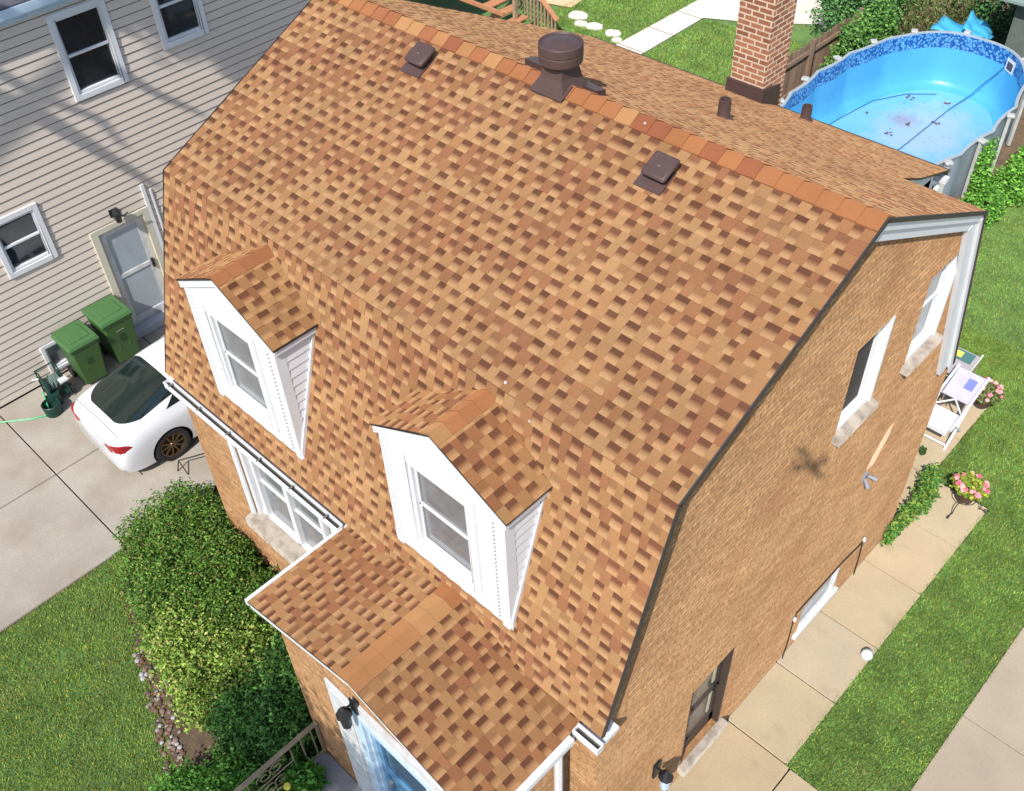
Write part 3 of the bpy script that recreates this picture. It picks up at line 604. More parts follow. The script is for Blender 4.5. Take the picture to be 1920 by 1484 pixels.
fg.data.materials[0] = mat('front_grass_blade', lin(138, 164, 74), .7, attr=True, n1=.30, s1=1.5, n2=.2, s2=5, spec=.3, dirt=(lin(160, 152, 88), 1.9, .52, .75, .55))
tag(blades('side_grass', [[(7.86, 2.78), (9.18, 2.78), (9.18, 12), (6.9, 12), (6.93, 8.28), (7.86, 8.28)], [(4.6, 12), (9.15, 12), (9.15, 22), (4.6, 22)], [(4.6, 10.5), (6.92, 10.5), (6.92, 12), (4.6, 12)]], 90000, .045, 2, -.026, .007), 'mown grass strip beside the side walkway', 'grass')
tag(blades('rear_grass', [[(-9, 14), (-6.3, 14), (-6.3, 23), (-9, 23)], [(-5.4, 14), (-.9, 14), (-.9, 20), (-5.4, 19.4)]], 40000, .05, 3, -.028, .012), 'mown grass of the back lawn around the pale path', 'grass')
# ---------------------------------------------------------------- foliage
def leaves(name, pts, size, cols, parent=None, seed=0, up=.4, mat_=None, aspect=.55):
    r = np.random.default_rng(seed); n = len(pts); d = r.normal(size=(n, 3)); d[:, 2] = np.abs(d[:, 2])*up; d /= np.linalg.norm(d, axis=1)[:, None]
    q = r.normal(size=(n, 3)); e = np.cross(d, q); e /= np.linalg.norm(e, axis=1)[:, None]+1e-9
    s = size*r.uniform(.6, 1.4, n)[:, None]; p = np.array(pts)
    v = np.stack([p-d*s*.5, p+e*s*aspect*.5, p+d*s*.5, p-e*s*aspect*.5], 1)
    if parent is not None: v = v-np.array(rootloc(parent))
    me = bpy.data.meshes.new(name); me.vertices.add(4*n); me.vertices.foreach_set('co', v.ravel()); me.loops.add(4*n); me.loops.foreach_set('vertex_index', np.arange(4*n))
    me.polygons.add(n); me.polygons.foreach_set('loop_start', np.arange(n)*4); me.polygons.foreach_set('loop_total', np.full(n, 4)); me.update()
    cols = np.array([c[:3] for c in cols]); c = cols[r.integers(0, len(cols), n)]*r.uniform(.6, 1.4, (n, 1)); c = np.concatenate([c, np.ones((n, 1))], 1)
    ca = me.color_attributes.new('col', 'FLOAT_COLOR', 'CORNER'); ca.data.foreach_set('color', np.repeat(c, 4, 0).ravel()); me.materials.append(mat_ or m_leaf)
    o = bpy.data.objects.new(name, me); COL.objects.link(o)
    if parent is not None: o.parent = parent
    return o
def blob_pts(cs, n, seed, shell=.45, lump=.12):
    """points in the outer part of lumpy ellipsoids cs=[(c, r)]"""
    r = np.random.default_rng(seed); vol = np.array([q[1][0]*q[1][1]*q[1][2] for q in cs])**(2/3); k = r.choice(len(cs), n, p=vol/vol.sum())
    d = r.normal(size=(n, 3)); d /= np.linalg.norm(d, axis=1)[:, None]
    ph = np.array([r.uniform(0, 6.28, 6) for _ in cs])[k]
    bump = np.sin(d[:, 0]*7+ph[:, 0])*np.sin(d[:, 1]*6+ph[:, 1])*np.sin(d[:, 2]*7+ph[:, 2])+.85*np.sin(d[:, 0]*15+ph[:, 3])*np.sin(d[:, 1]*16+ph[:, 4])*np.sin(d[:, 2]*14+ph[:, 5])
    rad = (1+lump*bump*1.6)*(1-shell*r.random(n)**1.7)
    C = np.array([q[0] for q in cs])[k]; Rr = np.array([q[1] for q in cs])[k]; p = C+d*Rr*rad[:, None]
    return p[p[:, 2] > -.02]
def bush(name, label, cs, n, size, cols, seed, group=None, cat='bush', stems=True, lump=.12, up=.4, aspect=.55):
    cs = [(np.array(c, float), np.array(r, float)) for c, r in cs]; c0 = cs[0][0]
    b = thing(name, label, cat, (c0[0], c0[1], 0), group); leaves('foliage', blob_pts(cs, n, seed, lump=lump), size, cols, b, seed, up=up, aspect=aspect)
    if stems:
        mb = MB(); R = random.Random(seed)
        for c, r in cs:
            for k in range(3):
                mb.tube([(c0[0]+R.uniform(-.05, .05), c0[1]+R.uniform(-.05, .05), -.05), ((c0[0]+c[0])/2, (c0[1]+c[1])/2, max(.1, c[2]*.5)), (c[0]+R.uniform(-.4, .4)*r[0], c[1]+R.uniform(-.4, .4)*r[1], c[2]+r[2]*.4)], [.03, .02, .008], 5)
        obj('stem', mb, m_bark, b)
    return b
G = lambda *a: [lin(*c) for c in a]
yew = G((74, 112, 40), (90, 128, 46), (62, 96, 36), (110, 146, 56), (82, 120, 44), (98, 134, 50), (132, 130, 66))
lime = G((134, 162, 66), (114, 148, 54), (152, 176, 78), (98, 130, 50), (164, 160, 90))
dark = G((74, 120, 52), (88, 136, 58), (62, 104, 46), (104, 150, 66))
bush('yew_bush', 'large dark green clipped bush under the front window', [((0, -.45, .45), (1.15, .65, .6)), ((.95, -.75, .42), (.9, .75, .6)), ((-.55, -.1, .4), (.7, .45, .58)), ((.1, -1.0, .35), (.9, .6, .55)), ((1.55, -.35, .4), (.6, .45, .55)), ((.6, -.3, .6), (.6, .4, .45)), ((-.3, -.6, .6), (.4, .3, .35)), ((-.75, -.75, .35), (.5, .5, .5)), ((-.2, -1.15, .3), (.5, .4, .42)), ((.55, -1.45, .3), (.4, .35, .4)), ((1.4, -.85, .5), (.5, .45, .5)), ((.3, -1.1, .62), (.45, .4, .35))], 95000, .044, yew, 11, lump=.16)
bush('spirea_bush', 'yellow-green loose bush in front of the darker clipped bush', [((1.55, -1.35, .45), (.75, .6, .55)), ((2.15, -.95, .5), (.6, .5, .5)), ((1.1, -1.5, .4), (.5, .4, .5)), ((1.9, -1.65, .3), (.5, .4, .45))], 26000, .05, lime, 12, lump=.2, up=.8)
bush('shade_bush', 'dark shaded bush between the yellow-green bush and entry wall', [((2.75, -.75, .5), (.6, .6, .6)), ((3.1, -1.3, .4), (.5, .55, .55)), ((2.65, -1.5, .35), (.45, .45, .5))], 24000, .05, dark, 13, lump=.2)
bush('low_shrub', 'bright green low shrub at the foot of the railing', [((3.25, -2.15, .3), (.45, .45, .4)), ((3.0, -2.6, .25), (.5, .4, .35))], 13000, .05, G((86, 140, 48), (70, 120, 40), (104, 152, 60)), 14, lump=.2)
bush('leafy_plant', 'small leafy plant with one yellow bloom inside the railing', [((3.98, -1.55, .62), (.2, .24, .22)), ((4.0, -1.85, .55), (.18, .22, .2))], 2600, .07, G((70, 120, 40), (90, 140, 50)), 15, cat='plant', lump=.25)
mb = MB()
for i in range(9):
    a = i*.7; mb.lathe(4.0+.0*a, -1.75, [(0, .86), (.035, .87), (.045, .9), (.035, .93), (0, .935)], 10)
    break
tag(obj('yellow_flower', mb, mat('yellow_petal', lin(226, 216, 90), .6), smooth=True), 'single round yellow bloom on the leafy plant by the railing', 'flower')
# rocks and mulch of the bed edge
R = random.Random(9); mb = MB()
for k in range(230):
    tt = R.random(); bx = .35+tt*2.1+R.uniform(-.12, .12); by = -1.78-tt*.75+R.uniform(-.10, .18); s_ = R.uniform(.012, .04)
    c = R.choice([lin(134, 112, 98), lin(160, 146, 136), lin(112, 84, 68), lin(176, 172, 172), lin(90, 76, 66), lin(124, 86, 74)])[:3]
    mb.lathe(bx, by, [(0, -.03), (s_, -.02), (s_*.9, s_*.6-.02), (0, s_*.9-.02)], 6, 0, c, sx=R.uniform(.7, 1.3))
o = obj('bed_pebbles', mb, mat('pebble', W1, .8, attr=True)); o['kind'] = 'stuff'; tag(o, 'mixed pebbles and bark along the flower bed edge', 'pebbles')
# ---------------------------------------------------------------- neighbour house
nb = thing('sided_house', 'neighbouring house clad in beige horizontal siding beyond the driveway', 'house', (-7, 4, 0))
NX = -5.6
def nwin(y0, y1, z0, z1, pane=m_glass, tr=.09, split=True):
    mb = MB(); F = (Vector((NX, 0, 0)), Y, Z, X)
    for a, b, c, d in ((y0-tr, y0, z0-tr, z1+tr), (y1, y1+tr, z0-tr, z1+tr), (y0, y1, z0-tr, z0), (y0, y1, z1, z1+tr)): mb.obox(F, a, b, c, d, -.06, .045)
    for a, b, c, d in ((y0, y0+.035, z0, z1), (y1-.035, y1, z0, z1), (y0+.035, y1-.035, z0, z0+.045), (y0+.035, y1-.035, z1-.04, z1)): mb.obox(F, a, b, c, d, -.06, .02)
    if split: mb.obox(F, y0+.035, y1-.035, (z0+z1)/2-.02, (z0+z1)/2+.02, -.06, .01)
    w = obj('window', mb, m_white, nb, bevel=.006); mb = MB(); mb.obox(F, y0, y1, z0, z1, -.058, -.03); obj('pane', mb, pane, w)
mb = MB(); holes = [(2.28, 3.05, 4.62, 5.82), (3.96, 4.66, 4.86, 6.0), (.22, .90, 2.30, 3.18), (1.72, 2.60, .10, 2.22), (.12, .52, .2, .68)]
zz = 0.02
e_ = .144
while zz < 6.12:
    z1 = min(zz+e_, 6.12)
    segs = [(-9, 8.4)]
    for h in holes:
        if h[2]-.02 < zz+e_/2 < h[3]+.02:
            ns = []
            for a, b in segs:
                if h[0] > a and h[1] < b: ns += [(a, h[0]), (h[1], b)]
                else: ns.append((a, b))
            segs = ns
    for a, b in segs:
        mb.hexa([(NX-.05, a, zz+.020), (NX+.018, a, zz+.020), (NX+.018, b, zz+.020), (NX-.05, b, zz+.020), (NX-.05, a, z1), (NX+.004, a, z1), (NX+.004, b, z1), (NX-.05, b, z1)])
        mb.box(NX-.05, NX-.008, a, b, zz, zz+.020, 1)  # shadow under each lap, put in as a dark-coloured strip
    zz += e_
obj('siding_wall', mb, [m_side, mat('siding_lap_shade', lin(78, 68, 62), .9)], nb)
mb = MB(); mb.box(-13, -5.66, -9, 8.4, 0, 6.1); obj('inner_wall', mb, m_drip, nb)
for h in (holes[0], holes[1], holes[2]): nwin(*h)
nwin(*holes[4], pane=m_glassg, split=False, tr=.06)
mb = MB(); mb.box(-5.62, -5.47, -9, 8.4, 6.12, 6.16); mb.box(-5.47, -5.45, -9, 8.4, 6.08, 6.26); mb.box(-5.45, -5.36, -9, 8.4, 6.14, 6.16); mb.box(-5.37, -5.355, -9, 8.4, 6.14, 6.27)
mb.box(-5.58, -5.55, -9, 8.4, 5.99, 6.119)
obj('eave_trim', mb, m_bluewhite, nb)
mb = MB(); mb.hexa([(-5.42, -9, 6.24), (-5.42, 8.4, 6.24), (-9.5, 8.4, 8.6), (-9.5, -9, 8.6), (-5.42, -9, 6.28), (-5.42, 8.4, 6.28), (-9.5, 8.4, 8.65), (-9.5, -9, 8.65)]); mb.hexa([(-9.5, -9, 8.6), (-9.5, 8.4, 8.6), (-13.8, 8.4, 6.2), (-13.8, -9, 6.2), (-9.5, -9, 8.65), (-9.5, 8.4, 8.65), (-13.8, 8.4, 6.25), (-13.8, -9, 6.25)])
obj('roof', mb, mat('grey_shingle', lin(92, 92, 98), .9, n1=.2, s1=8), nb)
# neighbour side door
F = (Vector((NX, 0, 0)), Y, Z, X); q = holes[3]; m_cream = mat('cream_trim', lin(206, 200, 180), .6, n1=.05, s1=4)
mb = MB()
for a, b, c, d in ((q[0]-.12, q[0], 0.05, q[3]+.1), (q[1], q[1]+.12, .05, q[3]+.1), (q[0], q[1], q[3], q[3]+.1)): mb.obox(F, a, b, c, d, -.05, .05)
for a, b in ((q[0], q[0]+.05), (q[1]-.05, q[1])): mb.obox(F, a, b, q[2], q[3], -.05, -.01)
dc = obj('door_casing', mb, m_cream, nb, bevel=.006)
mb = MB(); a0, a1 = q[0]+.05, q[1]-.05
for a, b, c, d in ((a0, a0+.09, q[2], q[3]), (a1-.09, a1, q[2], q[3]), (a0+.09, a1-.09, q[3]-.12, q[3]), (a0+.09, a1-.09, q[2], q[2]+.2), (a0+.09, a1-.09, 1.18, 1.26)): mb.obox(F, a, b, c, d, -.048, -.015)
nd = obj('storm_door', mb, m_whiteold, nb, bevel=.004)
mb = MB(); mb.obox(F, a0+.09, a1-.09, q[2]+.2, q[3]-.12, -.047, -.035); obj('pane', mb, mat('storm_glass', lin(168, 176, 182), .15, n1=.08, s1=4, spec=.7), nd)
mb = MB(); mb.obox(F, a1-.07, a1-.03, 1.12, 1.3, -.014, .03); obj('door_handle', mb, m_black, nd)
mb = MB(); mb.box(NX+.0, NX+.22, q[0]-.1, q[1]+.16, 0, .15); obj('door_step', mb, mat('grey_sill', lin(176, 180, 190), .8, n1=.1, s1=6), nb, bevel=.01)
mb = MB(); mb.obox(F, 2.05, 2.2, 2.42, 2.56, .016, .04); mb.cyl((NX+.05, 2.12, 2.5), (NX+.16, 2.12, 2.56), .015); mb.lathe(NX+.17, 2.12, [(0, 2.35), (.05, 2.37), (.075, 2.55), (.03, 2.64), (0, 2.66)], 8); mb.tube([(NX+.16, 2.12, 2.5), (NX+.2, 2.22, 2.46), (NX+.22, 2.3, 2.5)], .012, 5)
obj('wall_lamp', mb, m_black, nb)
mb = MB(); mb.box(NX+.016, NX+.05, 2.72, 2.79, .3, 2.75); mb.box(NX+.016, NX+.04, 2.86, 2.9, .3, 2.6); obj('white_conduit', mb, m_white, nb, bevel=.006)
# ---------------------------------------------------------------- wheelie bins
m_bin = mat('green_plastic', lin(64, 98, 52), .5, n1=.06, s1=6, spec=.4)
m_lid = mat('green_plastic_lid', lin(76, 116, 68), .5, n1=.08, s1=5, spec=.4)
def make_bin(x, y, label, s=1.0, tone=None):
    b = thing('wheelie_bin', label, 'bin', (x, y, 0), 'green bins by the neighbouring wall')
    mb = MB(); w0, w1, d0, d1, h = .20*s, .265*s, .24*s, .31*s, .97*s
    P = lambda hw, hd, z, ox=0: [(x-hd+ox, y-hw, z), (x+hd+ox, y-hw, z), (x+hd+ox, y+hw, z), (x-hd+ox, y+hw, z)]
    mb.hexa(P(w0, d0, .05)+P(w1, d1, h-.08)); mb.hexa(P(w1+.015, d1+.015, h-.1)+P(w1+.018, d1+.018, h-.03))
    mb.box(x+d1-.09, x+d1-.035, y-.13, y-.06, .35, h-.14); mb.box(x+d1-.09, x+d1-.035, y+.06, y+.13, .35, h-.14)
    obj('bin_body', mb, m_bin, b, bevel=.03, smooth=True)
    mb = MB(); mb.hexa(P(w1+.03, d1+.03, h-.03)+P(w1+.01, d1+.0, h+.035)); mb.box(x-d1-.09, x-d1-.02, y-.2, y+.2, h-.04, h+.0)
    mb.box(x-.2, x+.2, y-w1*.72, y+w1*.72, h+.034, h+.05); obj('bin_lid', mb, m_lid, b, bevel=.018, smooth=True)
    mb = MB(); mb.cyl((x-d1-.07, y-.24, h-.05), (x-d1-.07, y+.24, h-.05), .016); obj('bin_handle', mb, m_bin, b)
    for sy in (-1, 1):
        mb = MB(); mb.cyl((x-d0-.02, y+sy*(w0-.02), .12), (x-d0-.02, y+sy*(w0+.05), .12), .12); obj('wheel', mb, m_black, b)
    mb = MB(); mb.box(x+d1-.034, x+d1-.022, y-.05, y+.05, .50*s, .66*s); obj('bin_emblem', mb, mat('dark_green_panel', lin(40, 66, 34), .5), b)
    mb = MB(); 
    for k in range(4): mb.box(x+d1-.03, x+d1-.014, y-.08+k*.04, y-.055+k*.04, .72*s, .745*s)
    obj('bin_lettering', mb, m_curtain, b)
    return b
make_bin(-5.13, .57, 'green wheeled bin nearer the hose reel, in front of the small window', .98)
make_bin(-5.22, 1.27, 'green wheeled bin nearer the side door, slightly taller one', 1.06)
# ---------------------------------------------------------------- hose cart and hose
m_hgreen = mat('hose_green', lin(70, 190, 120), .4); m_dgreen = mat('dark_green_plastic', lin(28, 62, 54), .45)
hc = thing('hose_cart', 'dark green hose reel cart with tangled hose by the small window', 'hose reel', (-5.1, -.1, 0))
mb = MB()
for yy in (-.28, .12): mb.tube([(-5.35, yy, .1), (-5.3, yy, .75), (-5.1, yy, .78), (-4.95, yy, .4), (-4.85, yy, .05)], .016, 6)
mb.cyl((-5.3, -.3, .75), (-5.3, .14, .75), .016); mb.box(-5.4, -4.9, -.28, .12, .12, .15); obj('cart_frame', mb, m_dgreen, hc)
mb = MB(); mb.cyl((-5.12, -.26, .42), (-5.12, .1, .42), .1); mb.cyl((-5.12, -.27, .42), (-5.12, -.25, .42), .24); mb.cyl((-5.12, .09, .42), (-5.12, .11, .42), .24); obj('reel_drum', mb, m_dgreen, hc)
for yy in (-.36, .18):
    mb = MB(); mb.cyl((-4.98, yy-.03, .13), (-4.98, yy+.03, .13), .13); obj('wheel', mb, m_black, hc)
mb = MB(); pts = []; R = random.Random(3)
for i in range(150): a = i*.42; pts.append((-5.12+(.15+.02*math.sin(i*.7))*math.cos(a), -.24+i*.0021, .42+(.15+.02*math.sin(i*.9))*math.sin(a)))
mb.tube(pts, .013, 5); obj('wound_hose', mb, mat('grey_green_hose', lin(120, 140, 130), .5), hc)
mb = MB(); mb.box(-4.95, -4.8, -.02, .16, .5, .56); obj('hose_guide', mb, m_white, hc, bevel=.01); mb = MB(); mb.cyl((-5.2, -.3, .6), (-5.25, -.42, .62), .02); obj('crank_handle', mb, m_white, hc)
mb = MB(); mb.tube([(-5.05, -.32, .3), (-4.85, -.4, .08), (-4.8, -.5, .02), (-4.95, -.75, .02), (-5.2, -1.05, .02), (-5.45, -1.5, .02), (-5.5, -2.3, .02)], .014, 6)
tag(obj('garden_hose', mb, m_hgreen, smooth=True), 'bright green garden hose curving from the hose cart along the wall', 'hose')
mb = MB(); mb.lathe(-4.78, -.35, [(0, 0), (.14, 0), (.16, .22), (.15, .23), (.12, .05), (0, .04)], 20); mb.cyl((-4.95, -.2, .02), (-4.95, -.2, .25), .1)
tag(obj('green_bucket', mb, m_dgreen, smooth=True), 'dark green bucket standing in front of the hose cart', 'bucket')
# mat bracket at driveway edge
mb = MB(); mb.tube([(-2.0, .35, .01), (-2.0, .42, .2), (-1.9, .62, .2), (-1.75, .95, .2)], .012, 6); mb.tube([(-2.0, .42, .2), (-1.8, .42, .01)], .01, 6)
tag(obj('metal_edging', mb, m_drip), 'thin dark metal edging bar at the driveway beside the clipped bush', 'edging')
# ---------------------------------------------------------------- car
def make_car(cx, y0):
    c = thing('parked_car', 'white two-door coupe parked on the driveway with its tail towards the street', 'car', (cx, y0+2.1, 0))
    paint = mat('white_car_paint', (.80, .80, .82), .25, coat=.6, spec=.5); gl = mat('tinted_glass', (.012, .022, .018), .06, spec=.9); blk = m_black
    ST = [(0, [(.58, .26), (.68, .42), (.70, .64), (.60, .80), (.46, .855), (.24, .875), (0, .88)]),
          (.07, [(.70, .22), (.79, .42), (.80, .66), (.70, .86), (.54, .915), (.28, .94), (0, .945)]),
          (.28, [(.80, .19), (.85, .45), (.86, .72), (.77, .92), (.60, .97), (.31, .995), (0, 1.0)]),
          (.62, [(.82, .18), (.865, .45), (.87, .76), (.79, .945), (.62, 1.05), (.33, 1.085), (0, 1.095)]),
          (1.1, [(.82, .18), (.86, .45), (.865, .77), (.785, .95), (.61, 1.17), (.33, 1.215), (0, 1.225)]),
          (1.7, [(.82, .18), (.86, .45), (.86, .78), (.78, .94), (.59, 1.24), (.32, 1.29), (0, 1.30)]),
          (2.3, [(.82, .18), (.86, .45), (.86, .78), (.78, .93), (.58, 1.23), (.32, 1.28), (0, 1.29)]),
          (2.85, [(.82, .18), (.86, .45), (.86, .78), (.78, .92), (.62, 1.08), (.34, 1.14), (0, 1.15)]),
          (3.3, [(.82, .18), (.86, .45), (.86, .76), (.77, .88), (.62, .93), (.34, .96), (0, .97)]),
          (3.9, [(.80, .18), (.84, .42), (.84, .66), (.72, .77), (.58, .82), (.30, .85), (0, .86)]),
          (4.3, [(.60, .22), (.68, .40), (.68, .55), (.60, .62), (.46, .66), (.24, .68), (0, .69)])]
    ys = np.array([s[0] for s in ST]); PT = np.array([s[1] for s in ST])
    def cr(a, t, x):   # catmull-like smooth interpolation of array a over knots t
        i = int(np.clip(np.searchsorted(t, x)-1, 0, len(t)-2)); h = t[i+1]-t[i]; u = (x-t[i])/h
        m0 = (a[i+1]-a[max(i-1, 0)])/(t[i+1]-t[max(i-1, 0)])*h; m1 = (a[min(i+2, len(t)-1)]-a[i])/(t[min(i+2, len(t)-1)]-t[i])*h
        return (2*u**3-3*u**2+1)*a[i]+(u**3-2*u**2+u)*m0+(-2*u**3+3*u**2)*a[i+1]+(u**3-u**2)*m1
    sk = np.arange(7.)
    def surf(s, y, sg=1, off=0):
        row = cr(PT, ys, y); p = cr(row, sk, s); q = Vector((cx+sg*p[0]*.935, y0+y, p[1]))
        if off:
            e = .02; r2 = cr(row, sk, min(6, s+e)); r1 = cr(row, sk, max(0, s-e)); d = r2-r1
            n = Vector((sg*d[1], 0, -d[0]))*1.0; n = n.normalized() if n.length > 0 else Z
            if n.z < 0 and s > 3: n = -n
            q += n*off
        return q
    yy = np.concatenate([np.linspace(0, .3, 7)[:-1], np.linspace(.3, 4.3, 41)]); ss = np.linspace(0, 6, 25)
    mb = MB(); full = [(s, 1) for s in ss]+[(s, -1) for s in ss[::-1][1:]]
    i0 = 0
    for y in yy:
        for s, sg in full: mb.v.append(tuple(surf(s, y, sg)))
    nf = len(full)
    for i in range(len(yy)-1):
        for k in range(nf-1):
            mb.f.append((i*nf+k, i*nf+k+1, (i+1)*nf+k+1, (i+1)*nf+k)); mb.m.append(0); mb.c += [(1, 1, 1)]*4
        mb.f.append((i*nf+nf-1, i*nf, (i+1)*nf, (i+1)*nf+nf-1)); mb.m.append(1); mb.c += [(1, 1, 1)]*4
    mb.f.append(tuple(range(nf))); mb.m.append(0); mb.c += [(1, 1, 1)]*nf
    j = (len(yy)-1)*nf; mb.f.append(tuple(range(j+nf-1, j-1, -1))); mb.m.append(0); mb.c += [(1, 1, 1)]*nf
    body = obj('body', mb, [paint, blk], c, smooth=True)
    cut = MB(); L = rootloc(c)
    for yw in (.86, 3.42):
        for sg in (-1, 1): cut.cyl((cx+sg*.54, y0+yw, .31), (cx+sg*1.0, y0+yw, .31), .365, n=40, m=1)
    co_ = obj('cutter', cut, [paint, blk], c)
    md = body.modifiers.new('b', 'BOOLEAN'); md.operation = 'DIFFERENCE'; md.object = co_; md.solver = 'EXACT'
    dg = bpy.context.evaluated_depsgraph_get(); nm = bpy.data.meshes.new_from_object(body.evaluated_get(dg)); body.modifiers.clear(); body.data = nm
    bpy.data.objects.remove(co_)
    try: nm.set_sharp_from_angle(angle=math.radians(40))
    except Exception: pass
    def patch(name, s0, s1, fy0, fy1, mt, off, sg=None, n=14, smooth=True, th=.0):
        mb = MB()
        for g_ in ((1, -1) if sg is None else (sg,)):
            i0 = len(mb.v)
            for a in range(n+1):
                s = s0+(s1-s0)*a/n; ya, yb_ = fy0(s), fy1(s)
                for b in range(n+1): mb.v.append(tuple(surf(s, ya+(yb_-ya)*b/n, g_, off)))
            for a in range(n):
                for b in range(n):
                    k = i0+a*(n+1)+b; mb.f.append((k, k+1, k+n+2, k+n+1)); mb.m.append(0); mb.c += [(1, 1, 1)]*4
        return obj(name, mb, mt, c, smooth=smooth)
    patch('rear_window', 3.72, 6, lambda s: .27+.30*max(0, (4.9-s)/1.18)**2, lambda s: 1.28-.10*max(0, (4.6-s)), gl, .006)
    patch('windscreen', 3.9, 6, lambda s: 2.45, lambda s: 3.2, gl, .006)
    for g_ in (1, -1):
        patch('quarter_window', 3.2, 3.85, lambda s: .98+(s-3.2)*.42, lambda s: 1.42, gl, .007, g_)
        patch('side_window', 3.2, 3.85, lambda s: 1.5, lambda s: 2.9-(s-3.2)*.5, gl, .007, g_)
        mb = MB(); TP = [(.40, -.012, .735, .755), (.46, -.010, .70, .79), (.54, -.006, .68, .81), (.64, .015, .67, .825), (.715, .06, .665, .83), (.755, .12, .67, .825), (.775, .20, .70, .80), (.785, .26, .745, .76)]
        for (xa, ya, la, ha), (xb, yb_, lb, hb) in zip(TP[:-1], TP[1:]):
            A = lambda x, y, z, o: (cx+g_*(x+o*.7), y0+y-o*.5, z)
            mb.hexa([A(xa, ya, la, -.03), A(xb, yb_, lb, -.03), A(xb, yb_, lb, .012), A(xa, ya, la, .012), A(xa, ya, ha, -.03), A(xb, yb_, hb, -.03), A(xb, yb_, hb, .012), A(xa, ya, ha, .012)])
        obj('tail_light', mb, mat('red_lens', (.36, .008, .012), .15, coat=.6), c, smooth=True)
        mb = MB(); mb.box(cx+g_*.81-.02, cx+g_*.81+.02, y0+2.55, y0+2.62, .86, .9); mb.box(min(cx+g_*.82, cx+g_*.98), max(cx+g_*.82, cx+g_*.98), y0+2.5, y0+2.62, .87, 1.0); obj('wing_mirror', mb, paint, c, bevel=.02)
        patch('door_seam', .3, 3.1, lambda s: 1.42, lambda s: 1.43, blk, .003, g_, n=8)
    mb = MB(); mb.box(cx-.26, cx+.26, y0-.012, y0+.01, .52, .66); obj('licence_plate', mb, mat('plate_white', (.6, .6, .62), .5), c, bevel=.005)
    mb = MB(); mb.box(cx-.05, cx+.05, y0+.004, y0+.03, .79, .83); mb.box(cx-.75, cx+.75, y0+.03, y0+.04, .255, .27); obj('boot_badge', mb, m_steel, c)
    patch('boot_seam', 3.1, 6, lambda s: .145+.0*s, lambda s: .152, blk, .003, n=10)
    mb = MB(); mb.box(cx-.48, cx+.48, y0+.05, y0+.12, .2, .26); obj('bumper_lip', mb, blk, c)
    rim = mat('bronze_alloy', lin(122, 104, 78), .35, metal=.8)
    for yw in (.86, 3.42):
        for sg in (-1, 1):
            xo = cx+sg*.80; w_ = bpy.data.objects.new('wheel', None); COL.objects.link(w_); w_.parent = c
            prof = [(.19, -.20), (.20, -.205), (.305, -.20), (.318, -.17), (.32, -.04), (.305, -.004), (.245, 0), (.235, -.012), (.215, -.015), (.215, -.15)]
            mb = MB(); mb.lathe(0, 0, prof, 36); T = lambda v: (xo+sg*v[2], y0+yw+v[0], .32+v[1]); mb.v = [T(v) for v in mb.v]; o = obj('tyre', mb, mat('tyre_rubber', (.025, .025, .027), .8) if 'tyre_rubber' not in bpy.data.materials else bpy.data.materials['tyre_rubber'], c, smooth=True); o.parent = w_
            mb = MB(); mb.lathe(0, 0, [(.216, -.02), (.225, -.008), (.205, -.012), (.2, -.06), (.19, -.14), (0, -.15)], 36); mb.lathe(0, 0, [(0, -.012), (.045, -.014), (.055, -.03), (.05, -.1)], 20)
            for k in range(10):
                a = k*math.pi/5; d = Vector((math.cos(a), math.sin(a), 0)); p = Vector((-d.y, d.x, 0))*.012
                mb.hexa([d*.04-p*1.3+Z*-.06, d*.04+p*1.3+Z*-.06, d*.21+p+Z*-.05, d*.21-p+Z*-.05, d*.04-p*1.3+Z*-.022, d*.04+p*1.3+Z*-.022, d*.21+p+Z*-.014, d*.21-p+Z*-.014])
            mb.v = [T(v) for v in mb.v]; o = obj('rim', mb, rim, c, smooth=True); o.parent = w_
    return c
make_car(-3.03, -.34)
# ---------------------------------------------------------------- pool
pool = thing('swimming_pool', 'bright blue drained above-ground pool behind the house', 'pool', (1.75, 16.4, 0))
def outline(n=120, off=0., sc=1.):
    out = []
    for k in range(n):
        a = 2*math.pi*k/n; c, s = math.cos(a), math.sin(a); e = 2/2.5
        x = 2.02*math.copysign(abs(c)**e, c); y = 3.75*math.copysign(abs(s)**(2/2.1), s)
        # the unloaded wall sags inwards between its posts on the long sides
        sag = .085*abs(c)**1.5*(abs(math.sin(y*math.pi/1.22)))**.8*(1 if abs(c) > .35 else .0)
        x -= math.copysign(sag, c); q = Vector((x, y, 0)); nrm = Vector((x/2.02**2, y/3.75**2, 0)).normalized()
        q = q*sc+nrm*off; out.append((1.76+q.x, 16.3+q.y))
    return out
def ringloft(mb, rings, m=0):
    n = len(rings[0]); i0 = len(mb.v)
    for r in rings: mb.v += [tuple(p) for p in r]
    for i in range(len(rings)-1):
        for k in range(n): k2 = (k+1) % n; mb.f.append((i0+i*n+k, i0+i*n+k2, i0+(i+1)*n+k2, i0+(i+1)*n+k)); mb.m.append(m); mb.c += [(1, 1, 1)]*4
RZ = lambda off, z, sc=1.: [(x, y, z) for x, y in outline(160, off, sc)]
mb = MB(); ringloft(mb, [RZ(.0, -.02), RZ(.0, 1.30)]); obj('pool_wall', mb, mat('pool_wall_steel', lin(150, 158, 166), .5, n1=.08, s1=8), pool, smooth=True, fixn=False)
mb = MB(); ringloft(mb, [RZ(-.03, 1.30), RZ(-.03, 1.33), RZ(.035, 1.33), RZ(.035, 1.30), RZ(.01, 1.29)]); obj('pool_rim', mb, mat('pool_rim_white', lin(168, 176, 178), .5, n1=.1, s1=6), pool, smooth=True)
band = mat('mosaic_liner', W1, .35, nodes=voro_nodes(lin(104, 168, 214), lin(24, 82, 152), 17), n1=.18, s1=2.5)
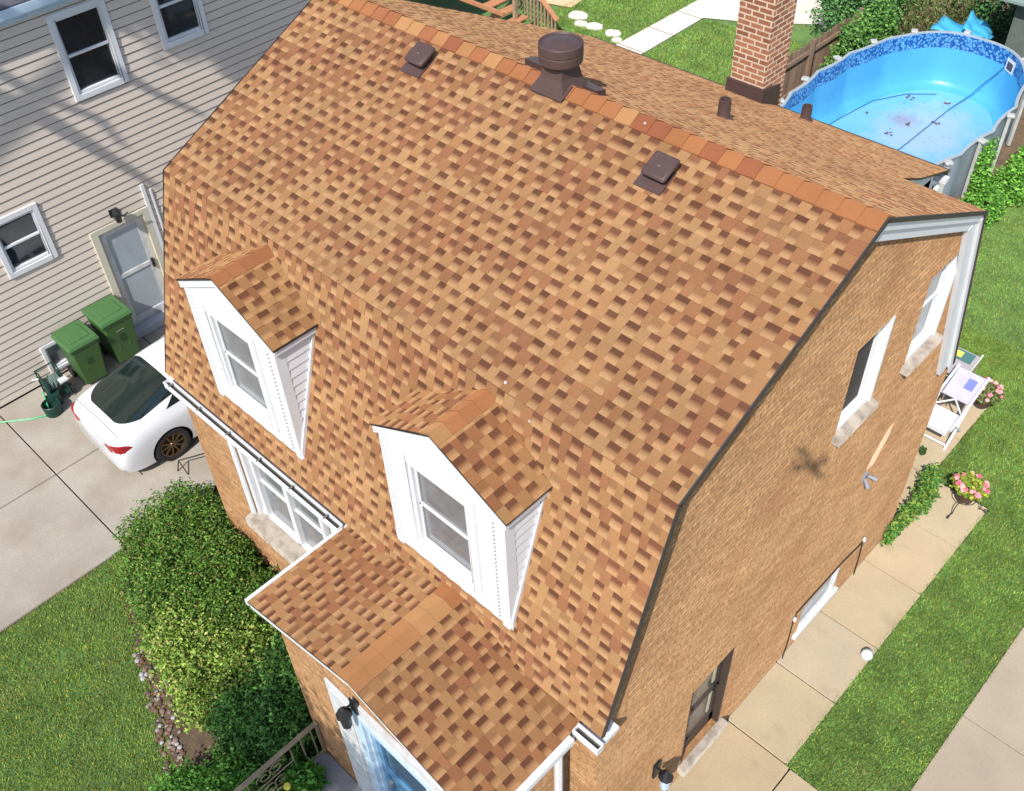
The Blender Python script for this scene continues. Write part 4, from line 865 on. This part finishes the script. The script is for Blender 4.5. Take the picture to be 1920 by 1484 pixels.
blue = mat('blue_liner', lin(84, 172, 216), .35, n1=.07, s1=1.6, bump=.5, bs=3, stretch=(1, 1, .4))
mb = MB(); ringloft(mb, [RZ(-.03, 1.30), RZ(-.035, .95)]); obj('liner_border', mb, band, pool, smooth=True, fixn=False)
mb = MB(); ringloft(mb, [RZ(-.036, .95), RZ(-.04, .5), RZ(-.07, .16), RZ(-.16, .05), RZ(-.30, .0)]); obj('liner_wall', mb, blue, pool, smooth=True, fixn=False)
floor = mat('blue_liner_floor', lin(120, 188, 222), .35, n1=.05, s1=2)
t = floor.node_tree; N = t.nodes; L = t.links; tc = N.new('ShaderNodeTexCoord'); b = N['Principled BSDF']
def blotch(scale, loc, r0, r1, colr, amt, nsc, src):
    mp = N.new('ShaderNodeMapping'); mp.vector_type = 'TEXTURE'; mp.inputs['Location'].default_value = loc; mp.inputs['Scale'].default_value = scale; L.new(tc.outputs['Object'], mp.inputs[0])
    nz = N.new('ShaderNodeTexNoise'); nz.inputs['Scale'].default_value = nsc; nz.inputs['Detail'].default_value = 6; L.new(tc.outputs['Object'], nz.inputs['Vector'])
    ln = N.new('ShaderNodeVectorMath'); ln.operation = 'LENGTH'; L.new(mp.outputs[0], ln.inputs[0])
    ad = N.new('ShaderNodeMath'); ad.operation = 'MULTIPLY_ADD'; L.new(nz.outputs[0], ad.inputs[0]); ad.inputs[1].default_value = 1.1; L.new(ln.outputs['Value'], ad.inputs[2])
    mr = N.new('ShaderNodeMapRange'); mr.inputs[1].default_value = r1+.55; mr.inputs[2].default_value = r0+.55; mr.inputs[4].default_value = amt; L.new(ad.outputs[0], mr.inputs[0])
    mx = N.new('ShaderNodeMix'); mx.data_type = 'RGBA'; L.new(mr.outputs[0], mx.inputs[0]); L.new(src, mx.inputs[6]); mx.inputs[7].default_value = colr; L.new(mx.outputs[2], b.inputs['Base Color']); return mx.outputs[2]
src = b.inputs['Base Color'].links[0].from_socket
src = blotch((1.15, 1.6, 1), (.1, 1.3, 0), .5, 1.1, lin(172, 196, 222), .8, 3, src); src = blotch((.5, .5, 1), (-.45, 1.5, 0), .2, .9, lin(150, 130, 140), .55, 7, src)
mb = MB(); mb.face([(x, y, .0) for x, y in outline(160, -.30)]); obj('liner_floor', mb, floor, pool, fixn=False)
mb = MB(); mb.tube([(1.5, 14.2, .012), (1.86, 16.7, .012), (1.86, 19.0, .012), (1.93, 19.55, .05), (2.0, 19.72, .14), (2.18, 19.84, .45), (2.36, 19.86, .70), (2.5, 19.86, .93)], .012, 5)  # overhead wire's shadow, put in as a dark tube; liner crease follows
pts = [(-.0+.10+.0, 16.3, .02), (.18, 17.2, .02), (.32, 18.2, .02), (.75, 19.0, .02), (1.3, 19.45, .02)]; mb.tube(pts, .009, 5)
obj('wire_shadow_and_crease', mb, mat('shadow_crease_blue', lin(44, 96, 136), .5), pool)
mb = MB(); R = random.Random(4)
for x, y, s_, k in ((1.93, 18.2, .10, 7), (1.5, 17.75, .07, 5), (1.35, 17.1, .08, 6), (.95, 18.9, .12, 7), (.5, 17.6, .04, 3), (1.7, 19.2, .07, 4)):
    for i in range(k):
        a = R.uniform(0, 6.28); px, py = x+R.uniform(-s_, s_), y+R.uniform(-s_, s_)*.6; q = R.uniform(.03, .06)
        mb.face([(px+q*math.cos(a+j*1.57)*(1 if j % 2 else .6), py+q*math.sin(a+j*1.57)*(1 if j % 2 else .6), .012+.02*R.random()) for j in range(4)])
for i in range(40):
    px, py = 1.4+R.gauss(0, .6), 18.2+R.gauss(0, .7); q = .015; a = R.uniform(0, 6); mb.face([(px+q*math.cos(a+j*1.57), py+q*math.sin(a+j*1.57), .012) for j in range(4)])
o = obj('leaf_litter', mb, mat('dead_leaves', lin(108, 78, 72), .9), pool, fixn=False); o['kind'] = 'stuff'
ol = outline(160, .09); m_post = mat('pool_post_white', lin(190, 190, 184), .6, n1=.12, s1=7, dirt=(lin(150, 138, 116), 9, .5, .8, .5))
def post(x, y):
    nr = Vector((x-1.76, y-16.3, 0)).normalized(); mb = MB(); ux = Vector((-nr.y, nr.x, 0)); F = (Vector((x, y, 0)), ux, Z, nr)
    mb.obox(F, -.055, .055, 0, 1.30, -.03, .04); p = obj('pool_post', mb, m_post, pool, bevel=.015)
    mb = MB(); mb.obox(F, -.075, .075, 1.30, 1.36, -.06, .10); obj('post_cap', mb, m_post, p, bevel=.02)
for yy in (13.42, 14.64, 15.86, 17.08, 18.3):
    for sg in (1, -1):
        k = min(range(160), key=lambda i: (ol[i][1]-yy)**2+(0 if sg*(ol[i][0]-1.76) > 0 else 99)); post(*ol[k])
for a in (62, 98, 128, 240, 270, 300):
    k = int(a/360*160); post(*ol[k])
k = min(range(160), key=lambda i: (ol[i][0]-2.75)**2+(ol[i][1]-19.9)**2); q = outline(160, -.045)[k]; nr = Vector((1.76-q[0], (16.3-q[1])*.35, 0)).normalized(); F = (Vector((q[0], q[1], 0)), Vector((nr.y, -nr.x, 0)), Z, nr)
mb = MB(); mb.obox(F, -.16, .16, .90, 1.19, 0, .012); sk_ = obj('skimmer_frame', mb, m_white, pool); mb = MB(); mb.obox(F, -.105, .105, .95, 1.12, .013, .02); obj('skimmer_mouth', mb, mat('skimmer_dark', lin(84, 70, 74), .6), sk_)
# things by the pool
tm = mat('blue_tarp_plastic', lin(78, 186, 232), .5, n1=.06, s1=4)
mb = MB()
R = random.Random(8)
def tarp(P, n=10):
    i0 = len(mb.v); A, B, C, D = [Vector(p) for p in P]
    for i in range(n+1):
        for j in range(n+1):
            u, v = i/n, j/n; p = (A*(1-u)+B*u)*(1-v)+(D*(1-u)+C*u)*v; p.z += .05*math.sin(u*7+v*3)+.04*math.sin(v*11+2*u); mb.v.append(tuple(p))
    for i in range(n):
        for j in range(n): k = i0+i*(n+1)+j; mb.f.append((k, k+1, k+n+2, k+n+1)); mb.m.append(0); mb.c += [(1, 1, 1)]*4
tarp([(.30, 20.55, .95), (1.35, 20.5, .9), (1.5, 21.6, .75), (.2, 21.7, .9)]); tarp([(.9, 21.0, .98), (1.6, 20.7, .8), (1.35, 21.9, .7), (.62, 22.2, 1.0)])
o = obj('blue_tarpaulin', mb, tm, smooth=True); sd = o.modifiers.new('s', 'SOLIDIFY'); sd.thickness = .012; tag(o, 'pale blue folded tarpaulin draped behind the far end of the pool', 'tarpaulin')
mb = MB(); mb.box(.35, 1.4, 20.7, 21.6, 0, .68); tag(obj('storage_crate', mb, mat('old_wood', lin(120, 104, 86), .9, n1=.2, s1=6), bevel=.02), 'weathered wooden box under the blue tarpaulin', 'crate')
mb = MB(); mb.box(1.9, 5.6, 21.3, 24.5, 0, 1.9); sh_ = thing('garden_shed', 'small shed with a grey-green roof in the far corner behind the pool', 'shed', (3.7, 22.9, 0)); obj('shed_wall', mb, mat('shed_wood', lin(96, 104, 96), .9, n1=.15, s1=5), sh_)
mb = MB(); mb.hexa([(1.4, 20.9, 1.9), (6, 20.9, 1.9), (6, 24.8, 2.5), (1.4, 24.8, 2.5), (1.4, 20.9, 1.96), (6, 20.9, 1.96), (6, 24.8, 2.56), (1.4, 24.8, 2.56)]); obj('shed_roof', mb, mat('grey_green_roofing', lin(124, 140, 132), .9, n1=.12, s1=3), sh_)
pc = thing('plastic_chair', 'white plastic chair standing by the pool corner with the skimmer', 'chair', (3.75, 20.1, 0))
mb = MB(); mb.box(3.5, 4.0, 19.9, 20.35, .42, .45); obj('seat', mb, m_whiteold, pc, bevel=.02); mb = MB(); mb.hexa([(3.5, 20.33, .45), (4, 20.33, .45), (4, 20.37, .45), (3.5, 20.37, .45), (3.54, 20.48, .9), (3.96, 20.48, .9), (3.96, 20.52, .9), (3.54, 20.52, .9)]); obj('backrest', mb, m_whiteold, pc, bevel=.02)
for xx in (3.53, 3.94):
    for y_ in (19.93, 20.3): mb = MB(); mb.box(xx, xx+.04, y_, y_+.04, 0, .42); obj('leg', mb, m_whiteold, pc)
mb = MB(); mb.tube([(4.35, 18.6, .5), (4.1, 19.8, .9), (3.9, 20.9, 1.3)], .025, 8); po = thing('pool_brush', 'pale pink pole with a blue head leaning beside the pool', 'pool brush', (4.3, 18.6, 0)); obj('pole', mb, mat('pink_pole', lin(214, 176, 176), .5), po)
mb = MB(); mb.lathe(4.38, 18.45, [(0, .1), (.09, .12), (.10, .42), (.05, .52), (0, .54)], 14); obj('brush_head', mb, mat('blue_plastic', lin(50, 120, 170), .4), po, smooth=True)
# fence
fn = thing('wooden_fence', 'weathered picket fence between the back lawn and the pool', 'fence', (-1.0, 17.3, 0)); m_fw = mat('weathered_wood', lin(124, 102, 84), .95, attr=True, n1=.2, s1=9, stretch=(1, 1, .2))
mb = MB(); R = random.Random(6); y_ = 12.6
while y_ < 19.3:
    h_ = 1.45+R.uniform(-.04, .04); mb.box(-1.02, -.995, y_, y_+.085, 0, h_, 0, tuple([R.uniform(.7, 1.15)]*3)); y_ += .098
obj('pickets', mb, m_fw, fn); mb = MB()
for z_ in (.4, 1.2): mb.box(-.994, -.95, 12.6, 19.3, z_, z_+.09)
obj('rail', mb, m_fw, fn)
for y_ in (12.7, 14.9, 17.1, 19.25): mb = MB(); mb.box(-.994, -.90, y_, y_+.09, 0, 1.55); obj('post', mb, m_fw, fn)
# vegetation round the pool
mid = G((86, 132, 58), (104, 150, 66), (70, 112, 52), (128, 168, 84)); vine = G((112, 168, 62), (96, 150, 52), (134, 186, 78), (80, 130, 46))
bush('vine_bed', 'bright green leafy vines growing low along the right side of the pool', [((4.25, 14.2, .15), (.45, .8, .28)), ((4.3, 15.4, .15), (.4, .8, .3)), ((4.35, 16.6, .15), (.42, .8, .32)), ((4.3, 17.8, .15), (.35, .8, .35)), ((4.25, 13.2, .15), (.4, .7, .28)), ((4.6, 17.0, .1), (.4, .9, .2)), ((4.6, 18.4, .1), (.4, .8, .2)), ((4.0, 19.5, .15), (.35, .5, .3)), ((3.95, 15.9, .5), (.16, .25, .9))], 24000, .075, vine, 61, stems=False, cat='vines')
bush('fence_shrub', 'leafy green shrub growing against the pool side of the fence', [((-.55, 18.3, .8), (.35, .6, .9)), ((-.5, 19.3, .9), (.4, .6, 1.0)), ((-.6, 17.4, .4), (.25, .5, .5)), ((-.55, 16.2, .25), (.2, .6, .35)), ((-.5, 15.0, .25), (.2, .5, .35))], 15000, .085, mid, 62, lump=.25)
bush('tall_shrub', 'tall loose shrub rising above the end of the fence', [((-1.5, 20.2, 1.2), (.6, .6, 1.1)), ((-1.1, 20.9, 1.2), (.7, .6, 1.2)), ((-2.3, 20.6, .8), (.5, .5, .7)), ((-2.6, 21.6, 1.0), (.5, .5, .9))], 11000, .09, G((76, 124, 66), (94, 142, 78), (116, 156, 92)), 63, lump=.35)
bush('dry_shrub', 'dry straw-coloured grassy clump behind the far left end of the pool', [((-.2, 21.1, .8), (.5, .6, .9)), ((.1, 22.2, .9), (.5, .6, .9))], 7000, .12, G((150, 132, 96), (122, 128, 74), (96, 120, 62)), 64, lump=.3, up=2.5, aspect=.15)
bush('back_shrub', 'mid green shrub behind the blue tarpaulin', [((.9, 22.9, 1.0), (.9, .6, 1.1)), ((-.4, 23.4, 1.2), (.9, .7, 1.3)), ((1.9, 23.0, 1.0), (.6, .6, .9)), ((-1.6, 23.2, 1.2), (.9, .8, 1.3))], 16000, .10, G((64, 110, 58), (84, 130, 70), (50, 92, 50)), 65, lump=.3)
bush('corner_weeds', 'grey-green weeds between the pool and the shed', [((2.4, 20.9, .2), (.5, .35, .3)), ((3.2, 20.9, .2), (.5, .3, .35)), ((4.4, 20.4, .3), (.5, .6, .35))], 6000, .07, G((112, 128, 100), (132, 140, 116), (92, 112, 80)), 66, stems=False, cat='weeds', lump=.3)
# tree beyond (far, top right)
def tree(name, label, base, h, cs, n, size, cols, seed, limbs, group=None):
    t = thing(name, label, 'tree', base, group); bx, by, bz = base; mb = MB(); mb.tube([(bx, by, bz-.1), (bx+.05, by, h*.35), (bx, by+.05, h*.7)], [.22, .17, .09], 10); obj('trunk', mb, m_bark, t, smooth=True)
    mb = MB()
    for l, r in limbs: mb.tube(l, [r*(1-.7*i/(len(l)-1)) for i in range(len(l))], 7)
    if limbs: obj('branches', mb, m_bark, t, smooth=True)
    leaves('crown', blob_pts([(np.array(c, float), np.array(r, float)) for c, r in cs], n, seed, lump=.3, shell=.8), size, cols, t, seed)
    return t
# stepping stones
st = None
for i, (x, y, r_) in enumerate(((-8.25, 17.35, .30), (-7.85, 17.0, .2), (-7.45, 17.1, .26), (-6.78, 17.1, .24), (-6.45, 16.85, .16))):
    mb = MB(); R = random.Random(i); P = [(x+r_*math.cos(a)*R.uniform(.85, 1.1)*1.0, y+r_*.85*math.sin(a)*R.uniform(.85, 1.1), -.05) for a in [k*math.pi/6 for k in range(12)]]; mb.prism(P, (0, 0, .07))
    tag(obj('stepping_stone', mb, m_path, bevel=.01), ['first and largest pale stepping stone next to the wooden stair', 'small pale stepping stone, second one from the wooden stair', 'middle pale stepping stone of the row of five', 'pale stepping stone second from the concrete path', 'smallest pale stepping stone touching the concrete path'][i], 'stepping stone', 'stepping stones on the back lawn')
# wooden stair of the neighbouring deck
dk_ = thing('deck_stair', 'orange-stained wooden deck stair with slatted railing behind the house', 'stairs', (-8.5, 15.3, 0)); m_cedar = mat('orange_stained_wood', lin(196, 136, 96), .8, n1=.15, s1=7); m_bal = mat('weathered_baluster', lin(150, 128, 100), .9, n1=.2, s1=8)
mb = MB(); mb.box(-13, -9.9, 13.6, 16.0, 1.55, 1.62); obj('deck_floor', mb, m_cedar, dk_)
mb = MB(); a, b = Vector((-9.9, 15.7, 2.45)), Vector((-7.1, 15.2, .9)); mb.hexa([a+Vector((0, -.07, 0)), b+Vector((0, -.07, 0)), b+Vector((0, .07, 0)), a+Vector((0, .07, 0)), a+Vector((0, -.07, .04)), b+Vector((0, -.07, .04)), b+Vector((0, .07, .04)), a+Vector((0, .07, .04))]); obj('handrail', mb, m_cedar, dk_)
mb = MB()
for k in range(19):
    p = a.lerp(b, (k+.5)/19); mb.box(p.x-.02, p.x+.02, p.y-.02, p.y+.02, max(0, p.z-1.0), p.z)
obj('balusters', mb, m_bal, dk_)
for p, hh in ((Vector((-9.9, 15.7, 0)), 2.5), (Vector((-8.4, 15.0, 0)), 1.75)): mb = MB(); mb.box(p.x-.05, p.x+.05, p.y-.05, p.y+.05, 0, hh); obj('post', mb, m_bal, dk_)
mb = MB()
for k in range(8): x_ = -9.7+k*.3; z_ = 1.4-k*.18; mb.box(x_, x_+.3, 14.5, 15.3, z_-.04, z_)
obj('treads', mb, m_cedar, dk_)
mb = MB(); mb.box(-10.2, -8.2, 14.35, 14.42, 1.0, 1.1); obj('beam', mb, m_cedar, dk_)
mb = MB(); mb.lathe(-7.0, 15.25, [(0, 0), (.12, 0), (.15, .42), (.16, .45), (.13, .45), (.12, .35), (0, .34)], 18); tag(obj('clay_pot', mb, mat('brown_clay', lin(150, 104, 80), .8), smooth=True), 'brown pot with dark soil at the foot of the wooden stair', 'pot')
bush('white_flower_patch', 'small white flowers scattered at the lawn edge beside the chimney', [((-3.6, 15.2, .05), (.9, .5, .12)), ((-4.8, 15.8, .05), (.5, .4, .12))], 700, .05, G((200, 204, 206), (90, 130, 60), (90, 130, 60)), 67, stems=False, cat='flowers')
# ---------------------------------------------------------------- right side: chairs, flowers, small plants
lc = thing('folding_chair', 'white folding lounge chair with a pale lilac back panel beside the rear wall corner', 'chair', (6.6, 9.3, 0)); m_lil = mat('lilac_sling', lin(196, 190, 210), .7, n1=.06, s1=6)
for x_ in (6.34, 6.84):
    mb = MB(); mb.tube([(x_, 8.86, .50), (x_, 9.3, .62), (x_, 9.98, .84)], .024, 8); obj('arm_rail', mb, m_white, lc)
    mb = MB(); mb.tube([(x_, 9.42, .60), (x_, 8.92, .0)], .022, 8); obj('leg', mb, m_white, lc)
    mb = MB(); mb.tube([(x_, 8.98, .52), (x_, 9.49, .0)], .022, 8); obj('leg', mb, m_white, lc)
mb = MB(); mb.cyl((6.34, 8.98, .06), (6.84, 8.98, .06), .018); mb.cyl((6.34, 9.42, .06), (6.84, 9.42, .06), .018); obj('stretcher', mb, m_white, lc)
mb = MB(); mb.hexa([(6.37, 8.84, .44), (6.81, 8.84, .44), (6.81, 9.28, .44), (6.37, 9.28, .44), (6.37, 8.84, .485), (6.81, 8.84, .485), (6.81, 9.28, .50), (6.37, 9.28, .50)]); mb.box(6.37, 6.81, 8.82, 8.86, .38, .48); obj('seat', mb, m_white, lc, bevel=.015)
mb = MB(); mb.hexa([(6.37, 9.46, .60), (6.81, 9.46, .60), (6.81, 9.95, .80), (6.37, 9.95, .80), (6.37, 9.46, .62), (6.81, 9.46, .62), (6.81, 9.95, .82), (6.37, 9.95, .82)]); obj('back_panel', mb, m_lil, lc)
mb = MB(); mb.hexa([(6.6, 9.66, .705), (6.74, 9.66, .705), (6.74, 9.84, .782), (6.6, 9.84, .782), (6.6, 9.66, .712), (6.74, 9.66, .712), (6.74, 9.84, .789), (6.6, 9.84, .789)]); obj('printed_mark', mb, mat('blue_print', lin(120, 130, 206), .7), lc)
mb = MB(); mb.tube([(6.38, 9.30, .5), (6.6, 9.46, .6)], .014, 6); mb.tube([(6.8, 9.30, .5), (6.6, 9.46, .6)], .014, 6); obj('cross_bar', mb, m_white, lc)
tb = thing('side_table', 'small dark folding table with an empty frame behind the lounge chair', 'table', (6.2, 9.75, 0)); m_tb = mat('taupe_frame', lin(140, 126, 112), .7)
mb = MB()
for a_, b_ in (((5.98, 9.5), (6.42, 9.5)), ((6.42, 9.5), (6.42, 9.9)), ((6.42, 9.9), (5.98, 9.9)), ((5.98, 9.9), (5.98, 9.5))): mb.tube([(*a_, .58), (*b_, .58)], .022, 6)
obj('table_frame', mb, m_tb, tb); mb = MB(); mb.box(6.0, 6.4, 9.52, 9.88, .53, .545); obj('table_top', mb, mat('smoked_top', lin(92, 78, 66), .3, n1=.3, s1=12), tb)
for a_ in ((6.0, 9.52), (6.4, 9.52), (6.4, 9.88), (6.0, 9.88)): mb = MB(); mb.cyl((*a_, 0), (*a_, .56), .014); obj('leg', mb, m_tb, tb)
c2 = thing('sling_chair', 'grey sling chair with a yellow and green magazine, farthest from the camera', 'chair', (6.2, 10.35, 0))
mb = MB(); mb.hexa([(5.95, 10.05, .50), (6.45, 10.05, .50), (6.45, 10.6, .62), (5.95, 10.6, .62), (5.95, 10.05, .52), (6.45, 10.05, .52), (6.45, 10.6, .64), (5.95, 10.6, .64)]); obj('seat', mb, mat('grey_sling', lin(176, 168, 170), .8, n1=.05, s1=8), c2)
for x_ in (5.93, 6.47):
    mb = MB(); mb.tube([(x_, 10.0, .5), (x_, 10.66, .65)], .02, 6); obj('arm_rail', mb, mat('pale_rail', lin(196, 200, 180), .6), c2); mb = MB(); mb.tube([(x_, 10.05, .5), (x_, 10.2, 0)], .015, 6); obj('leg', mb, m_tb, c2); mb = MB(); mb.tube([(x_, 10.55, .6), (x_, 10.5, 0)], .015, 6); obj('leg', mb, m_tb, c2)
mb = MB(); mb.hexa([(6.02, 10.36, .605), (6.4, 10.36, .605), (6.4, 10.56, .65), (6.02, 10.56, .65), (6.02, 10.36, .612), (6.4, 10.36, .612), (6.4, 10.56, .657), (6.02, 10.56, .657)]); mg = obj('magazine', mb, mat('magazine_teal', lin(80, 120, 116), .5)); tag(mg, 'yellow and green magazine lying on the grey sling chair', 'magazine')
mb = MB(); mb.hexa([(6.05, 10.40, .622), (6.22, 10.40, .622), (6.22, 10.52, .65), (6.05, 10.52, .65), (6.05, 10.40, .626), (6.22, 10.40, .626), (6.22, 10.52, .654), (6.05, 10.52, .654)]); obj('yellow_panel', mb, mat('magazine_yellow', lin(226, 214, 96), .5), mg)
pinks = G((238, 150, 160), (226, 122, 140), (244, 178, 170), (214, 104, 124))
def flowers(name, label, x, y, z, r_, seed, green, stand=False):
    f = thing(name, label, 'potted flowers', (x, y, 0), 'potted pink flowers by the walkway'); R = random.Random(seed)
    mb = MB(); zp_ = z-.28; mb.lathe(x, y, [(0, zp_), (.11, zp_), (.16, zp_+.2), (.17, zp_+.22), (.14, zp_+.22), (.13, zp_+.17), (0, zp_+.17)], 18); obj('pot', mb, mat('dark_clay_pot', lin(96, 70, 58), .8), f, smooth=True)
    leaves('foliage', blob_pts([(np.array((x, y, z)), np.array((r_, r_*.9, .14)))], 1500, seed), .055, green, f, seed)
    mb = MB()
    for i in range(34):
        a = R.uniform(0, 6.28); q = r_*(.45+.62*R.random()) if stand is False else r_*(.7+.35*R.random()); px, py, pz = x+q*math.cos(a), y+q*.9*math.sin(a), z+.10+.06*R.random()-.1*(q/r_)**2
        s_ = R.uniform(.028, .045); mb.lathe(px, py, [(0, pz-.02), (s_*.8, pz-.01), (s_, pz+.01), (s_*.6, pz+.03), (0, pz+.035)], 7, 0, R.choice(pinks)[:3])
    obj('blooms', mb, mat('pink_petals', W1, .6, attr=True), f, smooth=True)
    if stand:
        mb = MB()
        for k in range(3):
            a = k*2.09+.4; d = Vector((math.cos(a), math.sin(a), 0)); P = []
            for i in range(14): u = i/13; P.append(Vector((x, y, zp_-.0))+d*(.12+.24*u+.05*math.sin(u*6))+Z*(-zp_*u+.04*math.sin(u*9)))
            P[-1].z = .01; mb.tube(P, .008, 5)
            c = P[-1]; mb.tube([c+d*.04*math.cos(j*.7)*(1-j/12)+Z*(.045+.04*math.sin(j*.7)*(1-j/12)) for j in range(10)], .007, 5)
        mb.tube([(x+.15*math.cos(j*.4), y+.15*math.sin(j*.4), zp_+.02) for j in range(17)], .008, 5)
        obj('stand', mb, m_drip, f)
    return f
flowers('pink_flower_pot', 'pot full of pink flowers next to the lounge chair', 6.86, 10.12, .46, .27, 71, G((96, 120, 60), (130, 130, 80)))
flowers('flower_stand', 'pink-edged green flower pot on a scrolled black stand at the grass edge', 7.58, 8.02, .50, .24, 72, G((150, 160, 56), (176, 180, 70), (110, 140, 50)), stand=True)
bush('wall_plant', 'low leafy plant growing along the foot of the rear brick corner', [((7.10, 7.15, .25), (.10, .3, .28)), ((7.14, 7.6, .3), (.14, .3, .3)), ((7.1, 6.75, .2), (.07, .2, .22)), ((7.0, 8.0, .25), (.12, .2, .25))], 2600, .06, G((74, 120, 50), (96, 144, 60), (130, 150, 60)), 73, cat='plant', lump=.3)
bush('weed_tuft', 'tiny dark weed in the walkway joint near the lounge chair', [((6.62, 8.62, .08), (.05, .05, .09))], 120, .05, G((60, 90, 40),), 74, cat='weed', stems=False)
mb = MB(); mb.lathe(7.84, 4.78, [(0, .0), (.05, .01), (.078, .06), (.08, .09), (.05, .14), (0, .16)], 20); tag(obj('white_ball', mb, m_white, smooth=True), 'small white ball lying at the grass edge of the side walkway', 'ball')
# ---------------------------------------------------------------- street trees whose shade falls on the yard, and the drone
def limb(pts, t): return [tuple(Vector(p)+S*t) for p in pts]
t1 = 11.
WL = lambda pts, t: [(NX+S.x*t, y+S.y*t, z+S.z*t) for y, z in pts]
tr1 = tree('street_tree', 'tall street tree off to the left whose limbs shade the sided house', (-3.4, -9.0, 0), 12.5,
     [(WL([(4.9, 5.35)], t1)[0], (.6, 1.15, .85)), (WL([(3.8, 5.9)], t1)[0], (.5, .8, .4)), (WL([(5.9, 4.5)], t1)[0], (.6, 1.0, .9))], 12000, .13, G((70, 110, 50), (90, 130, 60)), 81,
     [(WL([(-1.0, 6.2), (.4, 5.5), (1.11, 4.98), (1.56, 4.58), (2.04, 3.93), (2.5, 3.29), (2.96, 2.65)], t1), .22), (WL([(-.6, 6.6), (.8, 5.8), (1.36, 5.27), (1.72, 4.78), (2.49, 4.09), (2.72, 3.49)], t1), .12), (WL([(1.5, 6.2), (3.0, 4.75), (3.58, 4.07), (4.24, 3.44)], t1), .13), ([(-3.4, -8.95, 8), tuple(WL([(-1.0, 6.2)], t1)[0])], .2), ([(-3.4, -8.95, 8.7), tuple(WL([(4.6, 6.2)], t1)[0])], .12)])
tree('front_tree', 'leafy front yard tree whose crown shades the entry', (6.4, -8.2, 0), 8.6,
     [((6.3, -7.0, 7.5), (1.6, .8, .8)), ((5.3, -7.2, 7.2), (1.0, .8, .8)), ((7.3, -7.1, 7.7), (1.0, .8, .9))], 5500, .12, G((70, 110, 50), (90, 130, 60)), 82, [([(6.4, -8.15, 5), (6.2, -7.4, 7.2)], .12), ([(6.4, -8.15, 5), (5.2, -7.3, 7.2)], .1)])
dr = thing('camera_drone', 'small four-rotor drone hovering in front of the gable, seen only by its shadow', 'drone', (9.75, -3.45, 12.28))
m_dr = mat('drone_grey', lin(90, 90, 94), .5); dx, dy, dz = 9.70, -3.44, 12.30
mb = MB(); mb.hexa([(dx-.12, dy-.09, dz-.03), (dx+.12, dy-.09, dz-.03), (dx+.12, dy+.12, dz-.03), (dx-.12, dy+.12, dz-.03), (dx-.06, dy-.05, dz+.05), (dx+.06, dy-.05, dz+.05), (dx+.06, dy+.06, dz+.05), (dx-.06, dy+.06, dz+.05)]); obj('drone_body', mb, m_dr, dr, bevel=.02)
for k in range(4):
    a = math.pi/4+k*math.pi/2+.3; e_ = Vector((dx+.24*math.cos(a), dy+.24*math.sin(a), dz+.02)); mb = MB(); mb.tube([(dx, dy, dz), e_], .036, 8); mb.cyl(e_-Z*.03, e_+Z*.05, .045); obj('rotor_arm', mb, m_dr, dr)
    mb = MB(); q = Vector((math.cos(a+1), math.sin(a+1), 0))*.12; p_ = Vector((-q.y, q.x, 0))*.2; o_ = e_+Z*.055
    mb.hexa([o_-q-p_, o_+q-p_, o_+q+p_, o_-q+p_, o_-q-p_+Z*.004, o_+q-p_+Z*.004, o_+q+p_+Z*.004, o_-q+p_+Z*.004]); obj('propeller', mb, m_dr, dr)
mb = MB(); mb.tube([(dx-.12, dy+.12, dz-.05), (dx-.14, dy+.14, dz-.02), (dx+.0, dy+.2, dz-.02)], .008, 5); obj('landing_skid', mb, m_dr, dr)

# keep the drone and the hose cart at their true small size
for o_, k_ in ((dr, .68), (hc, .8)): o_.scale = (k_,)*3
